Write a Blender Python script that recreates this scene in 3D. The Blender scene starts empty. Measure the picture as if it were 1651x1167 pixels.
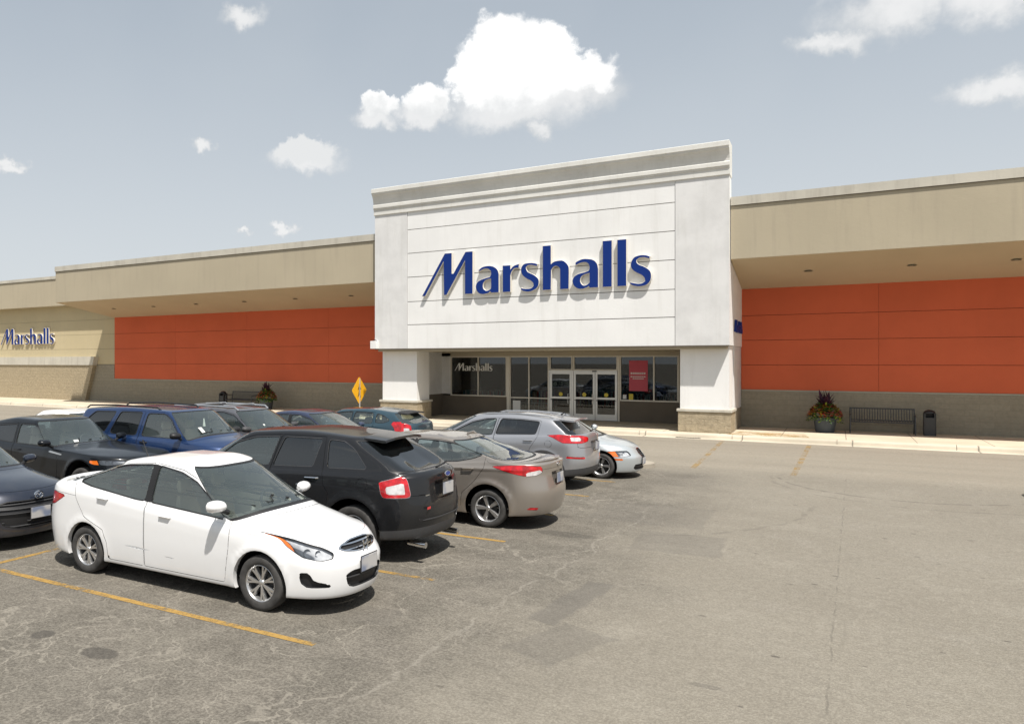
import bpy, bmesh, math, random
import numpy as np
from mathutils import Vector, Matrix
random.seed(7); np.random.seed(7)
R = math.radians
S = bpy.context.scene
C = S.collection

# ------------------------------------------------------------------ camera
cd = bpy.data.cameras.new('camera'); cam = bpy.data.objects.new('camera', cd); C.objects.link(cam)
cam.location = (0, 0, 2.6); cam.rotation_euler = (R(90), 0, R(31.482))
cd.sensor_width = 36; cd.lens = 36 * 1224.74 / 1651; cd.shift_x = 225.5 / 1651
cd.clip_start = 0.1; cd.clip_end = 3000
S.camera = cam
# ------------------------------------------------------------------ exposure
S.view_settings.view_transform = 'Standard'; S.view_settings.look = 'None'
S.view_settings.exposure = 0.55; S.view_settings.gamma = 1.0
S.cycles.max_bounces = 8; S.cycles.transparent_max_bounces = 12
S.cycles.use_denoising = True
S.cycles.caustics_reflective = False; S.cycles.caustics_refractive = False
# ------------------------------------------------------------------ sun
sv = Vector((0.39, -0.365, 1.0)).normalized()
sl = bpy.data.lights.new('sun', 'SUN'); so = bpy.data.objects.new('sun', sl); C.objects.link(so)
sl.energy = 4.1; sl.angle = R(1.0); sl.color = (1.0, 0.955, 0.89)
so.rotation_euler = sv.to_track_quat('Z', 'Y').to_euler(); so.location = (20, -20, 50)

# ------------------------------------------------------------------ node maths helper
class E:
    nt = None
    def __init__(s, sock): s.s = sock
    @staticmethod
    def put(n, i, v):
        if isinstance(v, E): E.nt.links.new(v.s, n.inputs[i])
        else: n.inputs[i].default_value = v
    @staticmethod
    def m(op, *a, clamp=False):
        n = E.nt.nodes.new('ShaderNodeMath'); n.operation = op; n.use_clamp = clamp
        for i, v in enumerate(a): E.put(n, i, v)
        return E(n.outputs[0])
    def __add__(s, o): return E.m('ADD', s, o)
    def __radd__(s, o): return E.m('ADD', s, o)
    def __sub__(s, o): return E.m('SUBTRACT', s, o)
    def __rsub__(s, o): return E.m('SUBTRACT', o, s)
    def __mul__(s, o): return E.m('MULTIPLY', s, o)
    def __rmul__(s, o): return E.m('MULTIPLY', s, o)
    def __truediv__(s, o): return E.m('DIVIDE', s, o)
    def __neg__(s): return E.m('MULTIPLY', s, -1.0)
def sstep(a, b, x):
    n = E.nt.nodes.new('ShaderNodeMapRange'); n.interpolation_type = 'SMOOTHSTEP'
    E.put(n, 0, x); n.inputs[1].default_value = a; n.inputs[2].default_value = b
    return E(n.outputs[0])
def emin(a, b): return E.m('MINIMUM', a, b)
def emax(a, b): return E.m('MAXIMUM', a, b)
def eabs(a): return E.m('ABSOLUTE', a)
def xyz(v):
    n = E.nt.nodes.new('ShaderNodeSeparateXYZ'); E.nt.links.new(v.s, n.inputs[0]); return [E(o) for o in n.outputs]
def comb(a, b, c):
    n = E.nt.nodes.new('ShaderNodeCombineXYZ')
    for i, v in enumerate((a, b, c)): E.put(n, i, v)
    return E(n.outputs[0])
def vm(op, *a):
    n = E.nt.nodes.new('ShaderNodeVectorMath'); n.operation = op
    for i, v in enumerate(a): E.put(n, i, v)
    return E(n.outputs[1] if op in ('LENGTH', 'DOT_PRODUCT', 'DISTANCE') else n.outputs[0])
def noise(v, sc, det=4, rough=.55, col=False, dist=0.0):
    n = E.nt.nodes.new('ShaderNodeTexNoise'); E.nt.links.new(v.s, n.inputs['Vector'])
    n.inputs['Scale'].default_value = sc; n.inputs['Detail'].default_value = det
    n.inputs['Roughness'].default_value = rough; n.inputs['Distortion'].default_value = dist
    return E(n.outputs['Color' if col else 'Fac'])
def voro(v, sc, feat='F1', out='Distance', rnd=1.0):
    n = E.nt.nodes.new('ShaderNodeTexVoronoi'); n.feature = feat; E.nt.links.new(v.s, n.inputs['Vector'])
    n.inputs['Scale'].default_value = sc; n.inputs['Randomness'].default_value = rnd
    return E(n.outputs[out])
def mixc(f, a, b):
    n = E.nt.nodes.new('ShaderNodeMix'); n.data_type = 'RGBA'
    E.put(n, 0, f)
    for i, v in ((6, a), (7, b)):
        if isinstance(v, E): E.nt.links.new(v.s, n.inputs[i])
        else: n.inputs[i].default_value = (*v, 1) if len(v) == 3 else v
    return E(n.outputs[2])
def pos():
    return E(E.nt.nodes.new('ShaderNodeNewGeometry').outputs['Position'])
def objc():
    return E(E.nt.nodes.new('ShaderNodeTexCoord').outputs['Object'])

# ------------------------------------------------------------------ world: hazy Nishita sky with cumulus clouds
w = bpy.data.worlds.new('World'); S.world = w; w.use_nodes = True; nt = w.node_tree; nt.nodes.clear(); E.nt = nt
sky = nt.nodes.new('ShaderNodeTexSky'); sky.sky_type = 'NISHITA'; sky.sun_disc = False
sky.sun_elevation = math.asin(sv.z); sky.sun_rotation = math.atan2(sv.x, sv.y)
sky.air_density = 1.0; sky.dust_density = 3.0; sky.ozone_density = 1.0; sky.altitude = 200
d = vm('NORMALIZE', E(nt.nodes.new('ShaderNodeTexCoord').outputs['Generated']))
dx, dy, dz = xyz(d)
az = E.m('ARCTAN2', dx, dy) * 57.2958
el = E.m('ARCSINE', dz) * 57.2958
p = comb(az, el, 0.0)
n3 = noise(d, 14, 8, .62); n4 = noise(d, 45, 6, .6); n5 = noise(d, 5, 4, .5)
warp = comb((n3 - .5) * 4.2 + (n4 - .5) * 2.2, (noise(vm('ADD', d, (3.1, 1.7, 5.3)), 14, 8, .62) - .5) * 3.6 + (noise(vm('ADD', d, (9.1, 2.7, 1.3)), 45, 6, .6) - .5) * 1.8, 0.0)
pw = vm('ADD', p, warp)
def blobs(q, L):
    r = None
    for (a, e, ra, re) in L:
        k = 1.0 - vm('LENGTH', vm('MULTIPLY', vm('SUBTRACT', q, (a, e, 0)), (1 / ra, 1 / re, 0)))
        r = k if r is None else emax(r, k)
    return r
white = blobs(pw, [(-20.6, 20.6, 4.6, 3.3), (-22.2, 22.6, 2.2, 1.9), (-18.2, 21.9, 2.3, 1.9), (-16.5, 20.3, 2.8, 1.6), (-23.4, 20.4, 2.4, 1.9),
                   (-26.9, 18.9, 1.9, 1.2), (-30.3, 18.6, 1.5, .9), (-36.3, 15.3, 2.4, 1.1)])
soft = blobs(pw, [(-20.6, 18.2, 7.4, 2.2), (-17.0, 19.0, 5.0, 2.2), (-27.2, 18.0, 3.2, 1.3), (-30.8, 17.6, 2.4, 1.1), (-36.1, 14.7, 3.6, 1.3), (-41.3, 24.3, 2.4, 1.1),
                  (-44.1, 15.3, 1.1, .6), (-56.8, 13.3, 1.6, .6), (-37.9, 10.1, 1.1, .6), (-41.2, 9.6, .9, .4), (-19.5, 16.6, 1.5, .8),
                  (3.2, 20.9, 5.4, 2.0), (8.2, 21.0, 5.6, 2.4), (-.4, 19.8, 3.0, 1.1), (8.3, 15.4, 3.4, 1.4), (30, 24, 12, 3), (48, 16, 9, 2.5), (-85, 22, 10, 3), (-110, 14, 9, 2.5),
                  (75, 20, 8, 3), (150, 18, 14, 4), (-150, 24, 12, 4)])
aw = sstep(-.06, .26, white); asf = sstep(0.0, .70, soft) * .86
basecol = vm('SCALE', E(sky.outputs[0]), (0, 0, 0)); E.put(basecol.s.node, 3, 0.10)
# summer haze: the clear sky is greyed towards a milky layer, stronger near the horizon
hz = sstep(34.0, -2.0, el)
hazy = mixc(.76 + .16 * hz, basecol, mixc(hz, (.31, .347, .378), (.49, .514, .53)))
hazy = mixc((n5 - .4) * .5, hazy, (.42, .45, .475))
c1 = mixc(asf, hazy, mixc(sstep(.1, .9, soft + (n3 - .5) * 1.2), (.47, .485, .495), (.62, .62, .618)))
c2 = mixc(aw, c1, mixc(sstep(17.6, 20.0, E(pw.s.node.outputs[0]) and xyz(pw)[1] + (n4 - .5) * 2.0), (.55, .56, .565), mixc(sstep(.35, .62, n3), (.70, .70, .70), (.78, .78, .775))))
bgn = nt.nodes.new('ShaderNodeBackground'); nt.links.new(c2.s, bgn.inputs[0]); bgn.inputs[1].default_value = 1.0
wo = nt.nodes.new('ShaderNodeOutputWorld'); nt.links.new(bgn.outputs[0], wo.inputs[0])

# ------------------------------------------------------------------ materials
MATS = {}
def mat(name, col=None, rough=.6, metal=0.0, spec=.5, coat=0.0, fn=None, bump=None, emis=None):
    """col: base colour; fn(): returns an E colour; bump(): returns (height E, distance)."""
    if name in MATS: return MATS[name]
    m = bpy.data.materials.new(name); m.use_nodes = True; E.nt = m.node_tree
    b = m.node_tree.nodes['Principled BSDF']
    if col: b.inputs['Base Color'].default_value = (*col, 1); m.diffuse_color = (*col, 1)
    b.inputs['Roughness'].default_value = rough; b.inputs['Metallic'].default_value = metal
    b.inputs['Specular IOR Level'].default_value = spec
    b.inputs['Coat Weight'].default_value = coat; b.inputs['Coat Roughness'].default_value = .04
    if fn:
        r = fn()
        if isinstance(r, tuple):
            m.node_tree.links.new(r[1].s, b.inputs['Roughness']); r = r[0]
        m.node_tree.links.new(r.s, b.inputs['Base Color'])
    if bump:
        h, dist = bump()
        n = m.node_tree.nodes.new('ShaderNodeBump'); n.inputs['Distance'].default_value = dist
        n.inputs['Strength'].default_value = 1.0
        m.node_tree.links.new(h.s, n.inputs['Height']); m.node_tree.links.new(n.outputs[0], b.inputs['Normal'])
    MATS[name] = m
    return m
def sc3(c, k): return tuple(x * k for x in c)
def vary(c, lo, hi, scale, det=5, coords=pos):
    return lambda: mixc(sstep(.3, .7, noise(coords(), scale, det)), sc3(c, lo), sc3(c, hi))
def plaster(name, c, lo=.93, hi=1.05, sc=.8, streak=.0, rough=.85, dirtcol=(.35, .33, .28)):
    def fn():
        P = pos(); x, y, z = xyz(P)
        a = mixc(sstep(.3, .7, noise(P, sc, 6)), sc3(c, lo), sc3(c, hi))
        st = noise(comb(x * 3.0, y * 3.0, z * .25), 1.2, 5, .65)
        a = mixc(sstep(.48, .75, st) * streak, a, sc3(dirtcol, 1))
        return a
    def bp():
        P = pos(); return noise(P, 60, 4, .7) * .6 + noise(P, 12, 3, .5) * .4, .006
    return mat(name, fn=fn, bump=bp, rough=rough, spec=.25)
M_white = plaster('white_plaster', (.80, .795, .78), .95, 1.03, .5, .28, dirtcol=(.60, .585, .55))
M_pil = plaster('grey_white_plaster', (.68, .675, .665), .93, 1.06, 1.3, .35, dirtcol=(.52, .51, .48))
M_beige = plaster('beige_plaster', (.43, .375, .275), .96, 1.04, .35, .25, dirtcol=(.29, .25, .20))
M_corn = plaster('cornice_plaster', (.70, .69, .65), .93, 1.05, .8, .35, dirtcol=(.5, .48, .42))
M_cap = plaster('pale_coping', (.52, .49, .42), .9, 1.06, .8, .5, dirtcol=(.34, .31, .26))
M_tan = plaster('tan_wall', (.52, .44, .28), .95, 1.04, .4, .15)
M_soff = plaster('soffit_plaster', (.50, .41, .275), .96, 1.04, .4, .0)
M_orange = plaster('orange_panel', (.58, .124, .056), .95, 1.05, .5, .12, dirtcol=(.48, .11, .052))
M_lintel = plaster('lintel_plaster', (.42, .37, .28), .97, 1.03, .5, .0)
M_groove = mat('groove_shadow', (.12, .10, .08), .9); M_grooveo = mat('orange_groove', (.17, .045, .022), .9)
def stone(name, c, bw, bh, lo=.72, hi=1.15, mort=.7, bumpd=.03, mw=.012):
    def co():
        P = pos(); x, y, z = xyz(P); return comb(x + y, z, 0.0)
    def fn():
        P = pos()
        b = E.nt.nodes.new('ShaderNodeTexBrick'); E.nt.links.new(co().s, b.inputs[0])
        b.inputs['Color1'].default_value = (*sc3(c, .92), 1); b.inputs['Color2'].default_value = (*sc3(c, 1.08), 1)
        b.inputs['Mortar'].default_value = (*sc3(c, mort), 1); b.inputs['Scale'].default_value = 1
        b.inputs['Mortar Size'].default_value = mw; b.inputs['Brick Width'].default_value = bw; b.inputs['Row Height'].default_value = bh
        n = noise(P, 7, 7, .7)
        g = mixc(.55, E(b.outputs[0]), mixc(sstep(.3, .72, n), sc3(c, lo), sc3(c, hi)))
        return g
    def bp():
        P = pos(); x, y, z = xyz(P)
        return noise(comb(x * 1.0, y, z * 2.0), 9, 7, .7), bumpd
    return mat(name, fn=fn, bump=bp, rough=.92, spec=.2)
M_block = stone('grey_split_block', (.30, .268, .205), .8, .2, .82, 1.1, .80)
M_stone = stone('tan_split_stone', (.40, .335, .235), .42, .21, .65, 1.25)
M_stonel = stone('left_split_stone', (.38, .315, .215), .4, .2, .75, 1.2)
M_ledge = plaster('ledge', (.34, .33, .27), .92, 1.05, 1.5, .2)
M_dado = mat('brown_dado', rough=.8, fn=vary((.135, .112, .085), .93, 1.07, 1.5))
M_alu = mat('cream_aluminium', (.62, .58, .50), .45, .2)
M_aluw = mat('silver_aluminium', (.66, .65, .62), .35, .6)
M_blue = mat('sign_blue', (.006, .030, .185), .5, 0, .2)
M_cream = mat('letter_return', (.66, .62, .54), .6)
M_dark = mat('black_metal', (.022, .022, .024), .45, .2)
M_bin = mat('bin_grey', (.04, .04, .04), .6)
M_bench = mat('bench_grey', (.055, .06, .065), .45, .3)
M_pot = mat('planter_blue_grey', rough=.6, fn=vary((.05, .062, .075), .85, 1.1, 4))
M_soil = mat('soil', (.04, .028, .02), .95)
def leafm(name, c, k=.35):
    return mat(name, rough=.6, fn=vary(c, 1 - k, 1 + k, 30, 2))
M_purple = leafm('purple_leaf', (.055, .012, .030)); M_green = leafm('green_leaf', (.05, .11, .02)); M_lime = leafm('lime_leaf', (.28, .36, .03))
M_red = leafm('red_flower', (.75, .05, .035)); M_or = leafm('orange_flower', (.85, .24, .04)); M_pink = leafm('pink_flower', (.75, .24, .26))
def conc(name, c, jx=None):
    def fn():
        P = pos(); x, y, z = xyz(P)
        a = mixc(sstep(.3, .7, noise(P, .7, 7, .65)), sc3(c, .88), sc3(c, 1.07))
        a = mixc(sstep(.55, .8, noise(P, 3.5, 6, .7)) * .35, a, sc3(c, .68))
        a = mixc(sstep(.62, .75, noise(P, 40, 3, .7)) * .3, a, sc3(c, .7))
        if jx:
            t = E.m('FRACT', x / jx + .37) - .5
            wob = (noise(P, 3, 3) - .5) * .012
            a = mixc(sstep(.010, .003, eabs(t + wob)), a, sc3(c, .42))
        return a
    return mat(name, fn=fn, bump=lambda: (noise(pos(), 35, 5, .7), .004), rough=.9, spec=.25)
M_walk = conc('sidewalk_concrete', (.56, .49, .375), 1.83)
M_kerb = conc('kerb_concrete', (.56, .50, .40), 3.1); M_isl = conc('worn_island_concrete', (.36, .32, .26))
def asphalt():
    P = pos(); x, y, z = xyz(P)
    wob = noise(P, .5, 5, .6) - .5
    fine = noise(P, 38, 5, .75); grain = voro(P, 55); big = noise(P, .22, 5, .6); mid = noise(P, 1.6, 6, .65); m2 = noise(vm('ADD', P, (7, 3, 0)), .8, 6, .7)
    # older, darker surface in the parking bays; paler concrete-like aisle and drive
    stall = sstep(-1.2, -3.6, x + wob * 3.6) * sstep(20.2, 18.6, y + wob * 1.8)
    aisle = mixc(sstep(.32, .68, big), (.172, .153, .121), (.214, .193, .155))
    drive = mixc(sstep(.3, .7, noise(comb(x * .06, y * .9, z), 1.0, 6, .6)), (.218, .191, .149), (.276, .244, .192))
    base = mixc(sstep(19.2, 21.0, y + wob * 1.2), aisle, drive)
    stalln = mixc(sstep(.36, .66, mid), (.108, .097, .079), (.176, .158, .130))
    stalln = mixc(sstep(.45, .7, big), stalln, (.134, .121, .100))
    base = mixc(stall, base, stalln)
    # blotches
    base = mixc(sstep(.52, .70, m2) * .40, base, mixc(stall, (.245, .224, .19), (.095, .085, .073)))
    base = mixc(sstep(.50, .30, m2) * .34, base, mixc(stall, (.32, .295, .245), (.235, .215, .175)))
    # worn wheel streaks along the drive and long the aisle
    st = noise(comb(x * .25, y * 2.4, z), 1.0, 5, .65)
    base = mixc(sstep(.50, .66, st) * .30 * sstep(12.0, 19.0, y), base, (.20, .182, .152))
    # aggregate grain
    base = mixc(sstep(.40, .62, fine) * .45, base, mixc(stall, (.20, .18, .15), (.085, .077, .066)))
    base = mixc(sstep(.56, .42, fine) * .28, base, mixc(stall, (.40, .37, .31), (.32, .295, .25)))
    base = mixc(sstep(.30, .12, grain) * .16, base, (.10, .092, .08))
    f3 = noise(vm('ADD', P, (2, 9, 0)), 11, 6, .72); base = mixc(sstep(.50, .62, f3) * .30, base, mixc(stall, (.155, .14, .115), (.07, .063, .053))); base = mixc(sstep(.48, .36, f3) * .20, base, mixc(stall, (.34, .315, .265), (.27, .25, .21)))
    hs = noise(comb(x * 1.2, y * 5.0, z), 2.2, 6, .7); base = mixc(sstep(.58, .72, hs) * .30, base, mixc(stall, (.15, .137, .114), (.075, .068, .058)))
    # cracks
    q = vm('ADD', P, vm('SCALE', vm('SUBTRACT', noise(P, 1.1, 5, .6, col=True), (.5, .5, .5)), (0, 0, 0)))
    q.s.node.inputs[1].links[0].from_node.inputs[3].default_value = 1.1
    qx, qy, qz = xyz(q)
    q2 = comb(qx, qy, 0.0)
    for sc, wd, ms, amt in ((.42, .006, .47, .42), (1.25, .013, .50, .42), (3.6, .032, .52, .36)):
        e = voro(q2, sc, 'DISTANCE_TO_EDGE')
        mk = sstep(ms - .06, ms + .08, noise(vm('ADD', P, (sc * 9, 4, 0)), .55, 4, .6))
        line = sstep(wd, wd * .25, e) * mk
        base = mixc(line * stall * amt, base, (.33, .30, .25))
        base = mixc(line * (1.0 - stall) * amt * (.55 if sc < 1 else .22), base, (.15, .135, .115))
    # long construction joint down the aisle
    j = sstep(.013, .003, eabs(x - .06 + (noise(P, 2.5, 4) - .5) * .08 + (y - 14.0) * -.018)) * sstep(22.0, 19.0, y) * sstep(.42, .58, noise(P, 3.1, 3))
    base = mixc(j * .5, base, (.12, .11, .092))
    # pale seam between bays and aisle
    j2 = sstep(.030, .006, eabs(x + 3.0 + (noise(P, .8, 5) - .5) * .9 - (y - 9.0) * .045)) * sstep(15.5, 13.0, y) * sstep(.38, .55, noise(P, 2.1, 3))
    base = mixc(j2 * .22, base, (.38, .35, .30))
    # squared-off repair patches
    def patch(cx, cy, hx, hy, a, dark):
        ca, sa = math.cos(R(a)), math.sin(R(a)); nz = (noise(P, 3.0, 5, .7) - .5) * .22
        lx = (x - cx) * ca + (y - cy) * sa; ly = (y - cy) * ca - (x - cx) * sa
        return sstep(.02, -.04, emax(eabs(lx) - hx, eabs(ly) - hy) + nz) * dark
    pm = patch(-2.45, 8.2, .17, .85, -6, .5)
    for a in ((-2.2, 6.9, .3, .5, -20, .3), (-1.95, 11.6, .6, .65, 4, .3), (-2.7, 13.6, .9, .9, 0, .22), (-4.3, 6.6, .5, .25, 10, .25)): pm = emax(pm, patch(*a))
    base = mixc(pm, base, (.115, .106, .094))
    # oil stains
    def stain(cx, cy, r1, r2, a):
        dd = vm('LENGTH', vm('MULTIPLY', vm('SUBTRACT', comb(x, y, 0.0), (cx, cy, 0)), (1 / r1, 1 / r2, 0)))
        return sstep(1.0, .75, dd + (noise(P, 5.0, 3) - .5) * .5) * a
    om = stain(-5.63, 4.52, .22, .13, .6)
    for a in ((-6.47, 4.55, .13, .12, .6), (-.9, 6.6, .14, .05, .3), (-2.1, 4.6, .16, .1, .4), (-4.4, 12.6, .7, .25, .35), (-3.5, 11.3, .5, .2, .4), (-6.5, 9.6, .9, .5, .3)): om = emax(om, stain(*a))
    base = mixc(om, base, (.052, .048, .043))
    # small dark pits and leaves of tar
    qd = comb(x * .55, y * 1.1, 0.0)
    sp = sstep(.095, .05, voro(qd, 3.4) + (noise(P, 14, 3) - .5) * .10) * sstep(.38, .55, noise(P, .6, 3)) * (1.0 - stall * .5)
    base = mixc(sp * .75, base, (.075, .067, .057))
    # curved tyre scrub near the drive
    for (cx, cy, r, a) in ((1.2, 19.6, 2.3, .5), (1.5, 19.3, 2.75, .3), (-4.6, 15.5, 4.2, .28)):
        rr = vm('LENGTH', vm('SUBTRACT', comb(x, y, 0.0), (cx, cy, 0)))
        t = sstep(.06, .02, eabs(rr - r + (noise(P, 1.5, 3) - .5) * .25)) * sstep(cy + .8, cy - .3, y) * sstep(.40, .55, noise(P, 2.2, 3))
        base = mixc(t * a, base, (.09, .08, .07))
    return base
def asph_bump():
    P = pos(); return noise(P, 45, 4, .8) * .7 + voro(P, 60) * .5, .008
M_asph = mat('weathered_asphalt', fn=asphalt, bump=asph_bump, rough=.93, spec=.2)
def worn(name, c, keep=.45):
    m = mat(name, fn=lambda: mixc(noise(pos(), 9, 4), sc3(c, .8), sc3(c, 1.1)), rough=.85, spec=.2)
    E.nt = m.node_tree; b = E.nt.nodes['Principled BSDF']; out = E.nt.nodes['Material Output']
    P = pos(); a = sstep(keep - .10, keep + .06, noise(P, 9, 6, .8) * .6 + noise(P, 1.4, 3, .6) * .4)
    E.nt.links.new((1.0 - a * .92).s if keep < 0 else (sstep(keep - .10, keep + .06, noise(P, 13, 6, .85) * .6 + noise(P, 1.4, 3, .6) * .4) * .86).s, b.inputs['Alpha'])
    return m
M_yel = worn('yellow_road_paint', (.42, .26, .075), .485)
M_yelf = worn('faded_yellow_paint', (.42, .27, .095), .55)

def glassm(name, tint, trans, rough=0.0, add=.03, dust_or_haze=(.02, .024, .026)):
    if name in MATS: return MATS[name]
    m = bpy.data.materials.new(name); m.use_nodes = True; nt = m.node_tree; nt.nodes.clear(); E.nt = nt
    o = nt.nodes.new('ShaderNodeOutputMaterial')
    t = nt.nodes.new('ShaderNodeBsdfTransparent'); t.inputs[0].default_value = (*tint, 1)
    df = nt.nodes.new('ShaderNodeBsdfDiffuse'); df.inputs[0].default_value = (*dust_or_haze, 1)
    g = nt.nodes.new('ShaderNodeBsdfGlossy'); g.inputs['Roughness'].default_value = rough; g.inputs[0].default_value = (1, 1, 1, 1)
    fr = nt.nodes.new('ShaderNodeFresnel'); fr.inputs[0].default_value = 1.52
    mx0 = nt.nodes.new('ShaderNodeMixShader'); mx0.inputs[0].default_value = 1 - trans
    nt.links.new(t.outputs[0], mx0.inputs[1]); nt.links.new(df.outputs[0], mx0.inputs[2])
    mx = nt.nodes.new('ShaderNodeMixShader')
    f2 = E.m('MULTIPLY_ADD', E(fr.outputs[0]), 1.15, add)
    nt.links.new(f2.s, mx.inputs[0]); nt.links.new(mx0.outputs[0], mx.inputs[1]); nt.links.new(g.outputs[0], mx.inputs[2])
    nt.links.new(mx.outputs[0], o.inputs[0]); MATS[name] = m; return m
G_clear = glassm('car_glass', (.86, .94, .90), .925, 0.0, .07, (.34, .45, .44))  # pale dust film, tinted teal to paint in sky light seen through panes
G_tint = glassm('privacy_glass', (.10, .11, .115), .8, 0.0, .05)
G_lens = glassm('clear_lens', (.92, .93, .94), 1.0)
G_store = glassm('store_glass', (.60, .64, .64), .97, 0.0, .01)
def paint(name, c, metal=0.0, rough=.4, dust_or_haze=.10):
    def fn():
        P = objc(); x, y, z = xyz(P)
        n = noise(P, 2.2, 5, .6)
        a = mixc(sstep(.5, .12, z) * sstep(.35, .7, n) * dust_or_haze * 2.5 + sstep(.45, .75, noise(P, 6, 5)) * dust_or_haze * .35, c, (.32, .28, .23))
        return a
    return mat(name, fn=fn, rough=rough, metal=metal, coat=1.0 if sum(c) > .06 else .65, spec=.5 if sum(c) > .06 else .2)
M_rub = mat('black_trim', (.014, .014, .015), .55)
M_plas = mat('grey_plastic', (.05, .05, .052), .6)
M_tyre = mat('tyre_rubber', rough=.85, fn=vary((.042, .040, .038), .8, 1.5, 9, 4, objc))
M_rim = mat('alloy_silver', (.58, .58, .58), .32, .85)
M_disc = mat('brake_dark', (.03, .03, .032), .5, .4)
M_chr = mat('chrome', (.75, .76, .78), .10, 1.0)
M_lampin = mat('lamp_reflector', rough=.35, metal=.1, fn=vary((.72, .73, .75), .7, 1.15, 9, 2, objc))
M_amber = mat('amber_lens', (.75, .16, .015), .15, 0, .6, 1.0)
M_redl = mat('red_lens', rough=.12, coat=1.0, fn=vary((.52, .008, .014), .6, 1.25, 12, 2, objc))
M_whl = mat('white_lens', rough=.15, coat=1.0, fn=vary((.62, .60, .60), .75, 1.1, 14, 2, objc))
M_plate = mat('plate_white', rough=.5, fn=lambda: mixc(sstep(.40, .62, noise(objc(), 5, 1)), (.46, .45, .44), (.20, .23, .31)))
M_seat = mat('seat_beige', (.50, .43, .33), .85)
M_seatd = mat('seat_dark', (.06, .06, .062), .85)
M_cab = mat('cabin_lining', (.26, .24, .21), .85)
M_paper = mat('paper', (.75, .75, .72), .7)
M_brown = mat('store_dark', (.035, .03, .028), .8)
M_floor = mat('store_floor', (.25, .22, .18), .35)

# ------------------------------------------------------------------ mesh helpers
def tag(o, label=None, cat=None, group=None, kind=None):
    for k, v in (('label', label), ('category', cat), ('group', group), ('kind', kind)):
        if v: o[k] = v
    return o
def empty(name, loc=(0, 0, 0), rz=0, label=None, cat=None, group=None, parent=None):
    o = bpy.data.objects.new(name, None); C.objects.link(o); o.location = loc; o.rotation_euler = (0, 0, rz)
    o.empty_display_size = .2
    if parent: o.parent = parent
    return tag(o, label, cat, group)
class MB:
    def __init__(s): s.v = []; s.f = []; s.m = []; s.mats = []; s.sm = []
    def mi(s, m):
        if m not in s.mats: s.mats.append(m)
        return s.mats.index(m)
    def add(s, vs, fs, m, smooth=False):
        b = len(s.v); s.v += [tuple(v) for v in vs]; k = s.mi(m)
        for f in fs: s.f.append(tuple(i + b for i in f)); s.m.append(k); s.sm.append(smooth)
        return s
    def box(s, x0, x1, y0, y1, z0, z1, m):
        v = [(x0, y0, z0), (x1, y0, z0), (x1, y1, z0), (x0, y1, z0), (x0, y0, z1), (x1, y0, z1), (x1, y1, z1), (x0, y1, z1)]
        return s.add(v, [(0, 3, 2, 1), (4, 5, 6, 7), (0, 1, 5, 4), (1, 2, 6, 5), (2, 3, 7, 6), (3, 0, 4, 7)], m)
    def obox(s, c, ax, h, m):   # oriented box: centre, 3 axes, half sizes
        v = []
        for k in ((-1, -1, -1), (1, -1, -1), (1, 1, -1), (-1, 1, -1), (-1, -1, 1), (1, -1, 1), (1, 1, 1), (-1, 1, 1)):
            v.append(Vector(c) + sum((Vector(ax[i]) * h[i] * k[i] for i in range(3)), Vector()))
        return s.add(v, [(0, 3, 2, 1), (4, 5, 6, 7), (0, 1, 5, 4), (1, 2, 6, 5), (2, 3, 7, 6), (3, 0, 4, 7)], m)
    def tube(s, pts, r, m, n=8, caps=True):
        pts = [Vector(p) for p in pts]; rs = r if isinstance(r, (list, tuple)) else [r] * len(pts); vs = []; fs = []
        for i, p in enumerate(pts):
            t = (pts[min(i + 1, len(pts) - 1)] - pts[max(i - 1, 0)]).normalized()
            a = t.orthogonal() if abs(t.z) > .9 else t.cross(Vector((0, 0, 1)))
            a.normalize(); b = t.cross(a)
            for k in range(n):
                q = 2 * math.pi * k / n; vs.append(p + (a * math.cos(q) + b * math.sin(q)) * rs[i])
        for i in range(len(pts) - 1):
            for k in range(n): fs.append((i * n + k, i * n + (k + 1) % n, (i + 1) * n + (k + 1) % n, (i + 1) * n + k))
        if caps: fs.append(tuple(range(n - 1, -1, -1))); fs.append(tuple((len(pts) - 1) * n + k for k in range(n)))
        return s.add(vs, fs, m, True)
    def lathe(s, prof, m, n=32, axis='Z', c=(0, 0, 0)):   # profile of (r, h)
        vs = []; fs = []; k = len(prof)
        for j in range(n):
            a = 2 * math.pi * j / n; ca, sa = math.cos(a), math.sin(a)
            for r, h in prof:
                if axis == 'Z': v = (c[0] + r * ca, c[1] + r * sa, c[2] + h)
                elif axis == 'Y': v = (c[0] + r * sa, c[1] + h, c[2] + r * ca)
                else: v = (c[0] + h, c[1] + r * ca, c[2] + r * sa)
                vs.append(v)
        for j in range(n):
            for i in range(k - 1): fs.append((j * k + i, ((j + 1) % n) * k + i, ((j + 1) % n) * k + i + 1, j * k + i + 1))
        return s.add(vs, fs, m, True)
    def build(s, name, parent=None, bevel=0, sharp=None):
        me = bpy.data.meshes.new(name); me.from_pydata(s.v, [], s.f)
        for m in s.mats: me.materials.append(m)
        me.polygons.foreach_set('material_index', s.m); me.polygons.foreach_set('use_smooth', s.sm)
        if any(s.sm) and hasattr(me, 'set_sharp_from_angle'): me.set_sharp_from_angle(angle=R(sharp or 40))
        bm = bmesh.new(); bm.from_mesh(me); bmesh.ops.recalc_face_normals(bm, faces=bm.faces); bm.to_mesh(me); bm.free()
        o = bpy.data.objects.new(name, me); C.objects.link(o)
        if parent: o.parent = parent
        if bevel:
            b = o.modifiers.new('b', 'BEVEL'); b.width = bevel; b.segments = 2; b.limit_method = 'ANGLE'
        return o
def chull(pts, closed=True): return pts
def copy_tree(o, parent=None):
    c = o.copy(); C.objects.link(c); c.parent = parent
    for ch in list(o.children): copy_tree(ch, c)
    return c

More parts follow.
